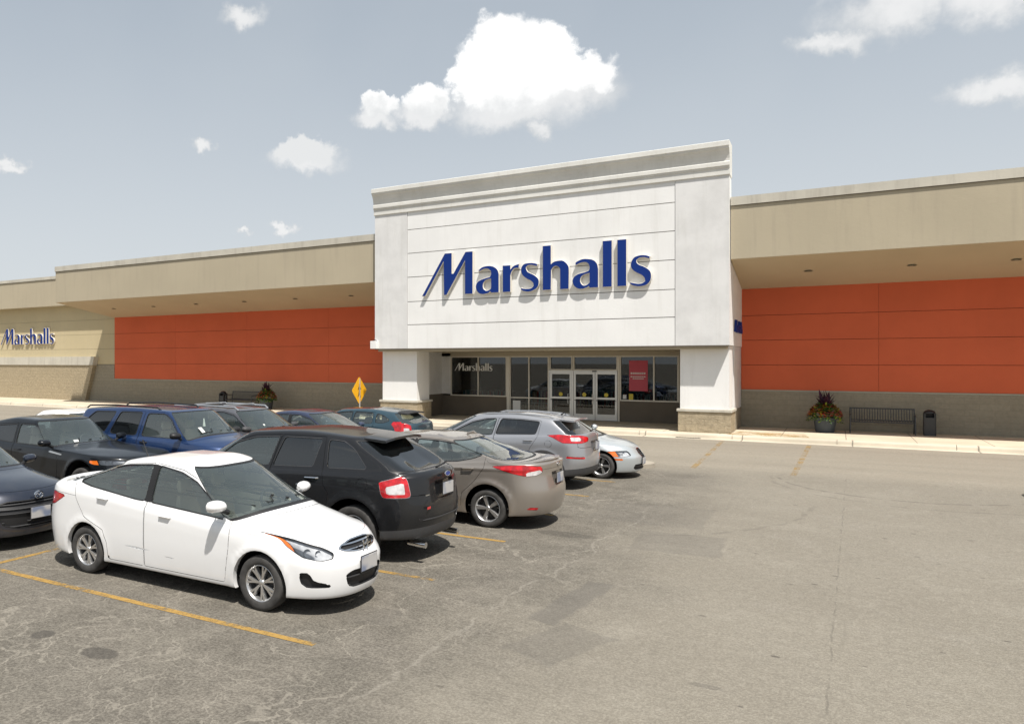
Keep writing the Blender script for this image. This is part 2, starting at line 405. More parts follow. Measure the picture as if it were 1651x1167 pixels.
# ------------------------------------------------------------------ the setting
def struct(o): return tag(o, kind='structure')
def sheet(name, x0, x1, y0, y1, z, m, nx=1, ny=1):
    vs = [(x0 + (x1 - x0) * i / nx, y0 + (y1 - y0) * j / ny, z) for j in range(ny + 1) for i in range(nx + 1)]
    fs = [(j * (nx + 1) + i, j * (nx + 1) + i + 1, (j + 1) * (nx + 1) + i + 1, (j + 1) * (nx + 1) + i) for j in range(ny) for i in range(nx)]
    b = MB(); b.add(vs, fs, m); return struct(b.build(name))
sheet('ground', -900, 900, -900, 900, 0, M_asph)
# raised sidewalk with a rolled kerb along the shops
b = MB(); b.box(-120, 60, 28.16, 33.0, -.1, .15, M_walk); struct(b.build('sidewalk'))
b = MB()
prof = [(27.98, 0.0), (28.0, .10), (28.03, .14), (28.07, .152), (28.16, .152), (28.16, -.05), (27.98, -.05)]
for x0 in range(-120, 60, 3):
    x1 = x0 + 2.985; n = len(prof)
    vs = [(x0, y, z) for y, z in prof] + [(x1, y, z) for y, z in prof]
    b.add(vs, [(i, (i + 1) % n, (i + 1) % n + n, i + n) for i in range(n)] + [tuple(range(n - 1, -1, -1)), tuple(range(n, 2 * n))], M_kerb)
struct(b.build('kerb'))
b = MB()
b.add([(-120, 27.55, .004), (60, 27.55, .004), (60, 27.98, .008), (-120, 27.98, .008)], [(0, 1, 2, 3)], M_kerb); struct(b.build('gutter'))
# sheet of concrete islands closing the parking rows
def island(x0, x1, y0, y1, tipx):
    b = MB(); pts = []
    for i in range(13):
        a = -math.pi / 2 + math.pi * i / 12; r = (y1 - y0) / 2
        pts.append((tipx + r * .9 * math.cos(a), (y0 + y1) / 2 + r * math.sin(a)))
    pts += [(x0, y1), (x0, y0)]
    n = len(pts)
    b.add([(x, y, 0) for x, y in pts] + [(x, y, .09) for x, y in pts], [(i, (i + 1) % n, (i + 1) % n + n, i + n) for i in range(n)] + [tuple(range(n, 2 * n))], M_isl)
    return b.build('kerb_island')
struct(island(-14, -3.9, 19.25, 20.2, -4.3))
b = MB(); pts = []
for i in range(13):
    a = math.pi / 2 + math.pi * i / 12; pts.append((3.6 + .5 * math.cos(a), 19.2 + .5 * math.sin(a)))
pts += [(14, 18.7), (14, 19.7)]; n = len(pts)
b.add([(x, y, 0) for x, y in pts] + [(x, y, .09) for x, y in pts], [(i, (i + 1) % n, (i + 1) % n + n, i + n) for i in range(n)] + [tuple(range(n, 2 * n))], M_isl)
struct(b.build('kerb_island'))
# yellow bay lines and crossing marks, laid 4 mm above the asphalt
def line(name, p, q, w, m, z=.004):
    p, q = Vector((*p, 0)), Vector((*q, 0)); t = (q - p).normalized(); s = Vector((-t.y, t.x, 0)) * w / 2
    n = max(2, int((q - p).length / .5)); vs = []; fs = []
    for i in range(n + 1):
        c = p.lerp(q, i / n); j = random.uniform(-.006, .006)
        vs += [(*(c - s * (1 + j * 8))[:2], z), (*(c + s * (1 + j * 8))[:2], z)]
    for i in range(n): fs.append((2 * i, 2 * i + 2, 2 * i + 3, 2 * i + 1))
    b = MB(); b.add(vs, fs, m); return struct(b.build(name))
for y in (-6.5, -4.0, -1.65, .75, 3.15, 5.68, 8.11, 10.38, 12.6, 14.72, 16.78): line('bay_line', (-14.4, y - .02), (-4.1, y), .088, M_yel)
line('bay_spine_line', (-9.25, 3.0), (-9.25, 18.9), .10, M_yel)
for y in (5.6, 8.1, 10.4, 12.6, 14.7, 16.8): line('bay_line', (4.4, y), (9.6, y), .088, M_yel)
line('crossing_line', (-3.22, 27.45), (-3.02, 20.0), .13, M_yelf); line('crossing_line', (-.74, 27.5), (-.86, 19.8), .13, M_yelf)
b = MB(); b.add([(-3.2, 28.2, .154), (-.75, 28.2, .154), (-.95, 29.7, .154), (-2.9, 29.7, .154)], [(0, 1, 2, 3)], M_yelf); struct(b.build('tactile_marking'))
# drain slot at the kerb by the right pillar
b = MB(); b.box(-4.75, -3.95, 27.72, 27.86, .006, .016, M_bin)
for i in range(9): b.box(-4.72 + i * .085, -4.68 + i * .085, 27.73, 27.85, .016, .022, M_dark)
tag(b.build('drain_grate'), 'dark slotted drain grate at the kerb below the right white pillar', 'drain')

# ------------------------------------------------------------------ the store building
BLD = empty('store_building', (-10, 32, 0), 0, 'long beige shopping building with orange wall panels and a tall white entrance block', 'building')
def bb(name, m_, parent=None, bevel=0):
    o = m_.build(name, parent or BLD, bevel); 
    if (parent or BLD) is BLD: o.matrix_parent_inverse = Matrix.Translation((10, -32, 0))
    return o
WN = 32.0
def orange_wall(x0, x1, vs):
    zs = [1.55, 2.49, 3.42, 4.35, 5.42]; xs = [x0] + vs + [x1]; b = MB()
    b.box(x0, x1, WN + .03, WN + .25, 1.50, 5.6, M_grooveo)
    for i in range(len(xs) - 1):
        for j in range(4):
            gx0 = .004 if i else 0; gx1 = .004 if i < len(xs) - 2 else 0
            b.box(xs[i] + gx0, xs[i + 1] - gx1, WN, WN + .028, zs[j] + .008, zs[j + 1] - .008 if j < 3 else zs[j + 1], M_orange)
    return bb('orange_wall', b)
orange_wall(-3.12, 30, [1.24, 6.7, 12.2, 17.6, 23.1]); orange_wall(-38.42, -17.0, [-33.13, -27.67, -22.2])
def base_course(x0, x1, z1=1.50):
    b = MB(); b.box(x0, x1, WN - .02, WN + .25, .152, z1, M_block); return bb('base_course', b)
base_course(-3.12, 30); base_course(-38.42, -17.0); base_course(-60, -38.424, 2.43)
b = MB(); b.box(-3.12, 30, WN - .045, WN + .01, 1.502, 1.56, M_ledge); bb('wall_ledge', b)
b = MB(); b.box(-38.42, -17.0, WN - .045, WN + .01, 1.502, 1.56, M_ledge); bb('wall_ledge', b)
# canopies: fascia, coping, sloping soffit with round downlights
def canopy(x0, x1, endcut, lights, right):
    F = 28.3
    b = MB()
    zs = [6.08, 7.88]
    b.box(x0 - (0 if right else .6), x1, F, F + .35, zs[0], zs[1], M_beige)
    fa = bb('fascia', b)
    b = MB(); b.box(x0 - (0 if right else .62), x1, F - .05, F + .6, 7.885, 8.17, M_cap); b.box(x0 - (0 if right else .6), x1, F - .015, F + .4, 7.865, 7.885, M_groove); bb('coping', b)
    b = MB(); e = 0 if right else .6
    # soffit slab: slopes down from the fascia to the wall
    v = [(x0 - e, F + .01, 6.075), (x1, F + .01, 6.075), (x1, WN + .02, 5.36), (x0 - .02, WN + .02, 5.36)]
    b.add(v + [(x, y, z + .12) for x, y, z in v], [(0, 1, 2, 3), (7, 6, 5, 4), (0, 4, 5, 1), (1, 5, 6, 2), (2, 6, 7, 3), (3, 7, 4, 0)], M_soff)
    sf = bb('soffit', b)
    for lx in lights:
        y = 30.1; z = 6.075 - (y - F) * (6.075 - 5.36) / (WN - F)
        l = MB(); l.lathe([(0, 0.012), (.085, .012), (.085, -.005), (.12, -.012), (.13, .0)], mat('downlight_rim', (.16, .14, .10), .6), 20, 'Z', (lx, y, z - .012))
        bb('soffit_light', l, sf).matrix_parent_inverse = Matrix.Identity(4)
    # roof behind
    b = MB(); b.box(x0 + (0 if right else -.0), x1, F + .36, 60, 6.9, 7.3, M_cap); bb('roof', b)
canopy(-3.08, 30, 0, [-.85, 2.06, 4.67, 7.4, 10.2, 13.0], True)
canopy(-38.5, -17.0, 1, [-36.2, -32.9, -29.6, -26.2, -22.9, -19.6], False)
# left wing: shallower fascia, tan wall, projecting split-stone plinth whose slanted end shapes in the sun-shadow edge
b = MB()
zs = [2.45, 3.42, 4.35, 5.28, 6.42]
b.box(-60, -38.44, WN + .03, WN + .25, 2.40, 6.42, M_groove)
for j in range(4): b.box(-60, -38.43, WN, WN + .028, zs[j] + .006, zs[j + 1] - .006, M_tan)
bb('tan_wall', b)
b = MB(); b.box(-60, -38.0, 31.4, 32.02, 6.25, 7.97, M_beige); bb('fascia', b)  # right end runs on unseen past the coping to block a sun streak
b = MB(); b.box(-60, -39.14, 31.35, 32.4, 7.99, 8.18, M_cap); b.box(-60, -39.14, 31.39, 32, 7.97, 7.99, M_groove); bb('coping', b)
b = MB(); b.box(-60, -39.1, 32.45, 60, 6.9, 7.2, M_cap); bb('roof', b)
b = MB()
v = [(-60, .152), (-40.85, .152), (-40.08, 2.40), (-60, 2.40)]
b.add([(x, 31.7, z) for x, z in v] + [(x, WN - .021, z) for x, z in v], [(0, 1, 2, 3), (4, 7, 6, 5), (1, 5, 6, 2), (0, 4, 5, 1)], M_stonel); 
pl = bb('stone_plinth', b)
b = MB(); v = [(-60, 2.402), (-40.06, 2.402), (-39.90, 2.94), (-60, 2.94)]
b.add([(x, 31.64, z) for x, z in v] + [(x, WN - .002, z) for x, z in v], [(0, 1, 2, 3), (4, 7, 6, 5), (1, 5, 6, 2), (0, 4, 5, 1), (3, 2, 6, 7)], M_cap)
bb('plinth_cap', b, pl).matrix_parent_inverse = Matrix.Identity(4)

# white entrance block
MN = 28.1; XL, XR = -17.06, -3.1
b = MB()
b.box(XL, XR, MN + .06, WN + 3, 3.17, 7.2, M_white); b.box(XL, XR, MN + .06, MN + .55, 7.202, 9.9, M_white)
pj = [3.17, 4.165, 5.135, 6.165, 7.17, 8.165, 8.95]
b.box(-15.46, -4.83, MN + .045, MN + .058, 3.17, 8.95, M_groove)
for i in range(6): b.box(-15.46, -4.83, MN + .01, MN + .044, pj[i] + (.013 if i else 0), pj[i + 1] - .013, M_white)
blk = bb('entrance_block', b)
def sub(name, m_, parent, bevel=0):
    o = m_.build(name, parent, bevel); return o
b = MB(); b.box(XL, -15.475, MN - .01, MN + .059, 3.17, 8.95, M_pil); sub('block_pilaster', b, blk)
b = MB(); b.box(-4.815, XR, MN - .01, MN + .059, 3.17, 8.95, M_pil); sub('block_pilaster', b, blk)
# cornice profile (offset towards the street, height)
cp = [(0, 8.90), (.06, 8.92), (.06, 9.13), (.10, 9.15), (.10, 9.19), (.14, 9.21), (.14, 9.33), (.10, 9.36), (.11, 9.45), (.15, 9.58), (.22, 9.70), (.31, 9.78), (.31, 9.82), (.35, 9.84), (.35, 10.0), (.30, 10.02), (-.6, 10.02), (-.6, 8.90)]
n = len(cp); vs = []
for x in (XL - .03, XR + .02): vs += [(x, MN - .012 - o * (.74 if o > 0 else 1), z) for o, z in cp]
b = MB(); b.add(vs, [(i, (i + 1) % n, (i + 1) % n + n, i + n) for i in range(n)] + [tuple(range(n - 1, -1, -1)), tuple(range(n, 2 * n))], M_corn)
sub('cornice', b, blk)
b = MB(); b.box(XL + .005, XR - .005, MN - .005, MN + .05, 3.13, 3.168, M_groove); sub('drip_edge', b, blk)
# small floodlight box under the lower left corner of the block
b = MB(); b.box(-17.16, -16.86, 27.86, 28.09, 3.17, 3.5, M_white); b.tube([(-17.08, 27.95, 3.52), (-16.95, 27.9, 3.55), (-16.86, 27.9, 3.5)], .02, M_bin)
sub('floodlight', b, blk, .03)
# porch side walls, ceiling, pillars
b = MB(); b.box(XL + .1, XR - .1, MN + .1, WN + .3, 3.05, 3.165, M_lintel); bb('porch_ceiling', b)
def pillar(x0, x1):
    b = MB(); b.box(x0, x1, 28.6, 29.75, .96, 3.16, M_white); p_ = bb('pillar', b)
    b = MB(); b.box(x0 - .06, x1 + .06, 28.5, 29.85, .152, .86, M_stone); sub('pillar_base', b, p_, .015)
    b = MB(); b.box(x0 - .10, x1 + .10, 28.46, 29.9, .862, .958, M_cap); sub('pillar_cap', b, p_, .012)
pillar(-16.97, -15.28); pillar(-4.74, -3.16)
b = MB(); b.box(-16.9, -15.72, 29.76, WN, 1.13, 3.14, M_pil); b.box(-15.72, -15.28, 31.9, WN + .2, 1.13, 3.0, M_pil); b.box(-16.9, -15.70, 29.76, WN - .01, .152, 1.126, M_dado); bb('porch_side_wall', b)
b = MB(); b.box(-3.72, -3.13, 29.76, WN + .3, .152, 3.16, M_pil); bb('porch_side_wall', b)
b = MB(); b.box(-3.715, -3.12, 29.86, WN + .3, .152, .9, M_block); bb('side_base', b)
# shopfront: dado walls, lintel
b = MB(); b.box(-15.70, -12.47, 31.92, WN + .2, .152, 1.05, M_dado); bb('dado_wall', b)
b = MB(); b.box(-7.68, -3.74, 31.92, WN + .2, .152, .99, M_dado); bb('dado_wall', b)
b = MB(); b.box(-15.72, -3.74, 31.9, WN + .2, 2.86, 3.045, M_lintel); b.box(-5.34, -3.74, 31.9, WN + .2, .995, 2.855, M_lintel); bb('lintel', b)
def frame(x0, x1, z0, z1, muls=(), rails=(), t=.055, m=M_alu, y0=31.9, d=.12):
    b = MB()
    b.box(x0, x0 + t, y0, y0 + d, z0, z1, m); b.box(x1 - t, x1, y0, y0 + d, z0, z1, m)
    b.box(x0 + t, x1 - t, y0, y0 + d, z1 - t, z1, m); b.box(x0 + t, x1 - t, y0, y0 + d, z0, z0 + t, m)
    for q in muls: b.box(q - t / 2, q + t / 2, y0 - .003, y0 + d - .003, z0 + t, z1 - t, m)
    for q in rails: b.box(x0 + t, x1 - t, y0 + .004, y0 + d - .006, q - t / 2, q + t / 2, m)
    return b
def window(x0, x1, z0, z1, muls=(), rails=()):
    w_ = bb('window', frame(x0, x1, z0, z1, muls, rails))
    g = MB(); g.box(x0 + .03, x1 - .03, 31.955, 31.965, z0 + .03, z1 - .03, G_store); sub('pane', g, w_)
    return w_
w1 = window(-15.28, -12.52, 1.05, 2.86, (-13.90,)); w2 = window(-12.40, -10.60, .152, 2.86, (-11.50,), (1.03,))
w3 = window(-10.58, -9.57, 2.24, 2.86); w4 = window(-9.55, -7.70, 2.24, 2.86)
w5 = window(-7.62, -5.34, 1.0, 2.86, (-6.28,))
for x0, x1 in ((-12.52, -12.40), (-7.70, -7.62)): b = MB(); b.box(x0, x1, 31.88, 32.03, .152, 2.858, M_alu); bb('mullion', b)
for x0, x1 in ((-10.60, -10.56), (-9.60, -9.53)): b = MB(); b.box(x0, x1, 31.87, 32.04, .152, 2.24, M_aluw); bb('mullion', b)
def door(x0, x1, hs):
    b = frame(x0, x1, .17, 2.17, (), (1.08,), .085, M_aluw, 31.89, .06); b.box(x0 + .08, x1 - .08, 31.893, 31.947, .17, .42, M_aluw)
    d_ = bb('door', b)
    g = MB(); g.box(x0 + .05, x1 - .05, 31.915, 31.923, .3, 2.12, G_store); sub('door_glass', g, d_)
    h = MB(); h.tube([(x0 + .06, 31.80, 1.0), (x1 - .06, 31.80, 1.0)], .016, M_dark)
    for q in (x0 + .07, x1 - .07): h.tube([(q, 31.80, 1.0), (q, 31.89, 1.0)], .012, M_dark)
    h.tube([(hs, 31.83, .85), (hs, 31.83, 1.25)], .014, M_aluw); h.tube([(hs, 31.83, .85), (hs, 31.9, .85)], .01, M_aluw); h.tube([(hs, 31.83, 1.25), (hs, 31.9, 1.25)], .01, M_aluw)
    sub('push_bar', h, d_)
    st = MB(); cx = (x0 + x1) / 2; st.lathe([(0, 0), (.085, 0)], M_stick, 16, 'Y', (cx, 31.905, 1.23)); sub('sticker', st, d_)
M_stick = mat('yellow_sticker', (.62, .50, .06), .6); M_rdpost = mat('red_poster', (.50, .06, .09), .5); M_wtxt = mat('white_vinyl', (.72, .72, .70), .6)
door(-10.55, -9.61, -9.75); door(-9.52, -8.63, -8.72); door(-8.61, -7.72, -8.52)
b = MB(); b.box(-9.52, -7.72, 31.86, 31.95, 2.172, 2.238, M_aluw); b.box(-10.56, -9.6, 31.86, 31.95, 2.172, 2.238, M_aluw); b.box(-8.72, -8.55, 31.80, 31.86, 2.19, 2.23, M_dark); bb('door_header', b)
# window decals and poster
b = MB(); b.box(-7.25, -6.52, 31.935, 31.942, 1.42, 2.66, M_rdpost)
for k, (z_, hw_) in enumerate(((2.10, .30), (1.98, .30), (1.90, .22))):
    x_ = -6.885 - hw_
    while x_ < -6.885 + hw_: b.box(x_, x_ + .045, 31.928, 31.934, z_, z_ + (.075 if k == 0 else .045), M_wtxt); x_ += .075
sub('poster', b, w5)
for (x0, x1, z0, z1, m_) in ((-7.50, -7.36, 1.09, 1.26, M_wtxt), (-7.26, -7.09, 1.06, 1.30, M_stick), (-12.25, -11.9, .25, .9, M_wtxt)):
    b = MB(); b.box(x0, x1, 31.936, 31.942, z0, z1, m_); sub('notice', b, w5 if x1 > -8 else w2)
# shop interior seen through the glass
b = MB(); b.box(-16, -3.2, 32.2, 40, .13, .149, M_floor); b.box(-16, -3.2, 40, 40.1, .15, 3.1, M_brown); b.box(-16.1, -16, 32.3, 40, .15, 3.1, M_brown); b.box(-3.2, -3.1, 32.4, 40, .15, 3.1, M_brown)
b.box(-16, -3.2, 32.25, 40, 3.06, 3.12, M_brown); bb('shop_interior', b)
M_cl = [mat('cloth_%s' % k, c, .9) for k, c in (('red', (.6, .05, .04)), ('teal', (.08, .3, .35)), ('white', (.8, .8, .78)), ('plum', (.2, .05, .15)), ('tan', (.5, .38, .22)))]
for (rx, ry) in ((-14.6, 33.1), (-13.2, 32.9), (-11.4, 33.6), (-9.9, 34.6), (-7.1, 32.9), (-6.0, 33.3), (-8.6, 35), (-14, 34.4), (-12.2, 35.2), (-5.0, 33.0)):
    b = MB(); b.tube([(rx - .6, ry, .15), (rx - .6, ry, 1.3), (rx + .6, ry, 1.3), (rx + .6, ry, .15)], .02, M_chr, 6)
    for i in range(15): q = rx - .55 + i * .078; b.box(q, q + .05, ry - random.uniform(.18, .26), ry + .22, random.uniform(.45, .7), 1.27, random.choice(M_cl))
    bb('clothes_rack', b)
b = MB()   # white cart rail inside the tall panes
for z_ in (.45, .78): b.tube([(-12.3, 32.6, z_), (-10.7, 32.6, z_)], .03, M_wtxt, 6)
for i in range(9): b.tube([(-12.3 + i * .2, 32.6, .15), (-12.3 + i * .2, 32.6, .78)], .022, M_wtxt, 6)
bb('cart_rail', b)

# ------------------------------------------------------------------ lettering
GL = [('letter_M', [(0.04,0.0),(1.1,1.72),(1.43,1.72),(1.43,0.88),(1.49,0.88),(2.02,1.72),(2.35,1.72),(2.35,0.0),(1.99,0.0),(1.99,1.32),(1.19,0.0),(1.06,0.0),(1.04,1.35),(0.21,0.0)], None),
('letter_a', [(2.58,0.86),(2.59,0.95),(2.76,1.06),(3.02,1.09),(3.24,1.04),(3.4,0.91),(3.46,0.73),(3.46,0.0),(3.13,0.0),(3.08,0.06),(3.02,0.0),(2.79,-0.04),(2.6,0.01),(2.49,0.16),(2.47,0.34),(2.57,0.5),(2.79,0.59),(3.07,0.65),(3.11,0.75),(3.1,0.87),(2.99,0.95),(2.83,0.96)],
 [(3.11,0.56),(2.92,0.52),(2.81,0.41),(2.79,0.26),(2.84,0.16),(2.94,0.11),(3.05,0.15),(3.11,0.22)]),
('letter_r', [(3.6,1.06),(3.94,1.06),(3.94,0.91),(4.06,1.02),(4.29,1.09),(4.28,0.91),(4.09,0.9),(3.99,0.79),(3.94,0.64),(3.94,0.0),(3.6,0.0)], None),
('letter_s', [(5.03,1.02),(4.89,1.07),(4.71,1.09),(4.5,1.07),(4.38,0.96),(4.35,0.81),(4.4,0.64),(4.56,0.49),(4.74,0.39),(4.83,0.3),(4.85,0.2),(4.77,0.13),(4.65,0.11),(4.47,0.12),(4.35,0.16),(4.35,0.06),(4.47,0.0),(4.68,-0.03),(4.89,0.03),(5.04,0.16),(5.08,0.35),(5.03,0.49),(4.86,0.63),(4.65,0.74),(4.58,0.84),(4.57,0.92),(4.65,0.98),(4.8,0.98),(5.01,0.92)], None),
('letter_h', [(5.21,1.7),(5.55,1.7),(5.55,1.0),(5.65,1.07),(5.82,1.1),(5.99,1.09),(6.13,0.99),(6.22,0.85),(6.24,0.68),(6.23,0.0),(5.88,0.0),(5.88,0.76),(5.83,0.84),(5.73,0.89),(5.63,0.85),(5.56,0.75),(5.55,0.0),(5.21,0.0)], None),
('letter_a', [(6.47,0.85),(6.46,0.96),(6.51,1.01),(6.7,1.09),(6.92,1.09),(7.14,1.03),(7.27,0.89),(7.32,0.69),(7.32,0.0),(6.99,0.0),(6.96,0.06),(6.89,0.02),(6.7,-0.03),(6.53,0.01),(6.4,0.12),(6.35,0.28),(6.4,0.44),(6.56,0.55),(6.83,0.61),(6.96,0.66),(6.98,0.77),(6.93,0.9),(6.81,0.95),(6.64,0.93)],
 [(6.98,0.54),(6.81,0.5),(6.7,0.43),(6.66,0.29),(6.7,0.18),(6.78,0.12),(6.89,0.14),(6.98,0.22)]),
('letter_l', [(7.46,1.7),(7.81,1.7),(7.81,0.0),(7.46,0.0)], None), ('letter_l', [(7.98,1.7),(8.32,1.7),(8.32,0.0),(7.98,0.0)], None),
('letter_s', [(9.13,1.01),(8.99,1.07),(8.81,1.09),(8.6,1.04),(8.49,0.91),(8.45,0.75),(8.5,0.59),(8.65,0.46),(8.83,0.36),(8.92,0.26),(8.94,0.16),(8.86,0.1),(8.73,0.08),(8.58,0.11),(8.43,0.15),(8.43,0.06),(8.58,-0.01),(8.78,-0.04),(8.99,0.0),(9.13,0.14),(9.17,0.31),(9.13,0.5),(8.96,0.65),(8.76,0.75),(8.68,0.82),(8.67,0.91),(8.76,0.97),(8.91,0.98),(9.11,0.92)], None)]
def smooth(P, ang=48, k=4):
    n = len(P); P = [Vector(p) for p in P]; sh = []
    for i in range(n):
        a = (P[i] - P[i - 1]).normalized(); b = (P[(i + 1) % n] - P[i]).normalized()
        sh.append(a.angle(b, 0) > R(ang) or (P[i] - P[i - 1]).length > .5 or (P[(i + 1) % n] - P[i]).length > .5)
    out = []
    for i in range(n):
        p1, p2 = P[i], P[(i + 1) % n]; out.append(tuple(p1))
        if (p2 - p1).length > .5 or (sh[i] and sh[(i + 1) % n]): continue
        p0 = P[i - 1] if not sh[i] else p1 - (p2 - p1); p3 = P[(i + 2) % n] if not sh[(i + 1) % n] else p2 + (p2 - p1)
        for j in range(1, k):
            t = j / k
            out.append(tuple(.5 * ((2 * p1) + (p2 - p0) * t + (2 * p0 - 5 * p1 + 4 * p2 - p3) * t * t + (3 * p1 - p0 - 3 * p2 + p3) * t ** 3)))
    return out
def glyph(name, P, hole, sc, depth, org, face, side, parent, rz=0, bev=.012, mx=1.0):
    cu = bpy.data.curves.new('g', 'CURVE'); cu.dimensions = '2D'; cu.fill_mode = 'BOTH'
    for pl in ([P] if hole is None else [P, hole]):
        q = smooth(pl); sp = cu.splines.new('POLY'); sp.points.add(len(q) - 1); sp.use_cyclic_u = True
        for i, (x, y) in enumerate(q): sp.points[i].co = (x * sc * mx, y * sc, 0, 1)
    cu.extrude = depth / 2; cu.bevel_depth = bev; cu.bevel_resolution = 0; cu.offset = -bev
    t = bpy.data.objects.new('g', cu); C.objects.link(t); bpy.context.view_layer.update()
    me = bpy.data.meshes.new_from_object(t.evaluated_get(bpy.context.evaluated_depsgraph_get())); bpy.data.objects.remove(t)
    me.materials.clear(); me.materials.append(face); me.materials.append(side)
    for p_ in me.polygons: p_.material_index = 0 if p_.normal.z > .75 else 1; p_.use_smooth = False
    me.transform(Matrix.Translation(org) @ Matrix.Rotation(rz, 4, 'Z') @ Matrix.Rotation(R(90), 4, 'X'))
    o = bpy.data.objects.new(name, me); C.objects.link(o); o.parent = parent; return o
def sign(loc, sc, depth, label, rz=0, bev=.012, face=None, side=None, mx=1.0, name='store_sign', group=None):
    r = empty(name, loc, rz, label, 'sign', group)
    for nm, P, h in GL: glyph(nm, P, h, sc, depth, (0, 0, 0), face or M_blue, side or M_cream, r, 0, bev, mx)
    return r
# glyph local y axis points out of the wall (towards -Y) once rotated
sign((-14.75, 28.02, 5.31), 1.0, .11, 'large blue Marshalls lettering on the white entrance block', bev=.015)
sign((-50.15, 31.93, 3.80), .635, .09, 'small blue Marshalls lettering on the tan wall above the stone plinth', bev=.01, mx=1.02)
sign((-3.06, 29.3, 3.66), .25, .05, 'blue lettering seen edge-on on the right flank of the white entrance block', rz=R(90), bev=.006, side=M_blue)
# white vinyl lettering on the left shop window
vin = empty('window_lettering', (-15.1, 31.945, 2.20), parent=w1)
for nm, P, h in GL: glyph(nm, P, h, .205, .002, (0, 0, 0), M_wtxt, M_wtxt, vin, 0, 0.0)

# ------------------------------------------------------------------ street furniture
def bench(x, y, label):
    r = empty('bench', (x, y, .15), 0, label, 'bench', 'metal benches along the shop wall'); L = 1.84
    b = MB()
    for i in range(24):
        q = .05 + i * (L - .1) / 23; b.tube([(q, .235, .44), (q, .30, .62), (q, .335, .84)], .011, M_bench, 6)
    b.tube([(0, .335, .84), (L, .335, .84)], .02, M_bench); b.tube([(0, .235, .44), (L, .235, .44)], .018, M_bench); b.build('backrest', r)
    b = MB()
    for i in range(24):
        q = .05 + i * (L - .1) / 23; b.tube([(q, -.24, .41), (q, -.20, .435), (q, .235, .43)], .011, M_bench, 6)
    b.tube([(0, -.24, .40), (L, -.24, .40)], .02, M_bench); b.build('seat', r)
    for q in (0, L):
        b = MB(); b.tube([(q, -.26, 0), (q, -.25, .62), (q, -.2, .66), (q, .27, .66)], .02, M_bench); b.tube([(q, .34, 0), (q, .24, .42), (q, .34, .86)], .02, M_bench); b.tube([(q, -.25, .40), (q, .24, .40)], .016, M_bench)
        b.build('side_frame', r)
bench(.38, 31.25, 'dark slatted metal bench between the flower planter and the bin, right of the entrance')
bench(-28.3, 31.25, 'dark metal bench left of the entrance, partly hidden behind parked cars')
def bin_(x, y, label):
    r = empty('trash_bin', (x, y, .15), 0, label, 'trash bin', 'bins beside the benches')
    b = MB(); w_, d_ = .165, .16
    b.box(-w_, w_, -d_, d_, .0, .60, M_bin); b.box(-w_, -w_ + .05, -d_, d_, .602, .74, M_bin); b.box(w_ - .05, w_, -d_, d_, .602, .74, M_bin); b.box(-w_ + .05, w_ - .05, d_ - .04, d_, .602, .74, M_dark)
    for q in (-w_ - .004, w_ - .026): b.box(q, q + .03, -d_ - .012, -d_ - .001, .0, .74, M_dark)
    b.build('bin_body', r, .008)
    t = MB(); t.lathe([(0, .86), (.06, .855), (.12, .83), (.165, .78), (.17, .742), (0, .742)], M_dark, 24); t.build('lid', r)
bin_(2.62, 31.3, 'dark grey litter bin at the right end of the bench'); bin_(-28.75, 31.3, 'dark litter bin at the left end of the bench behind the cars')
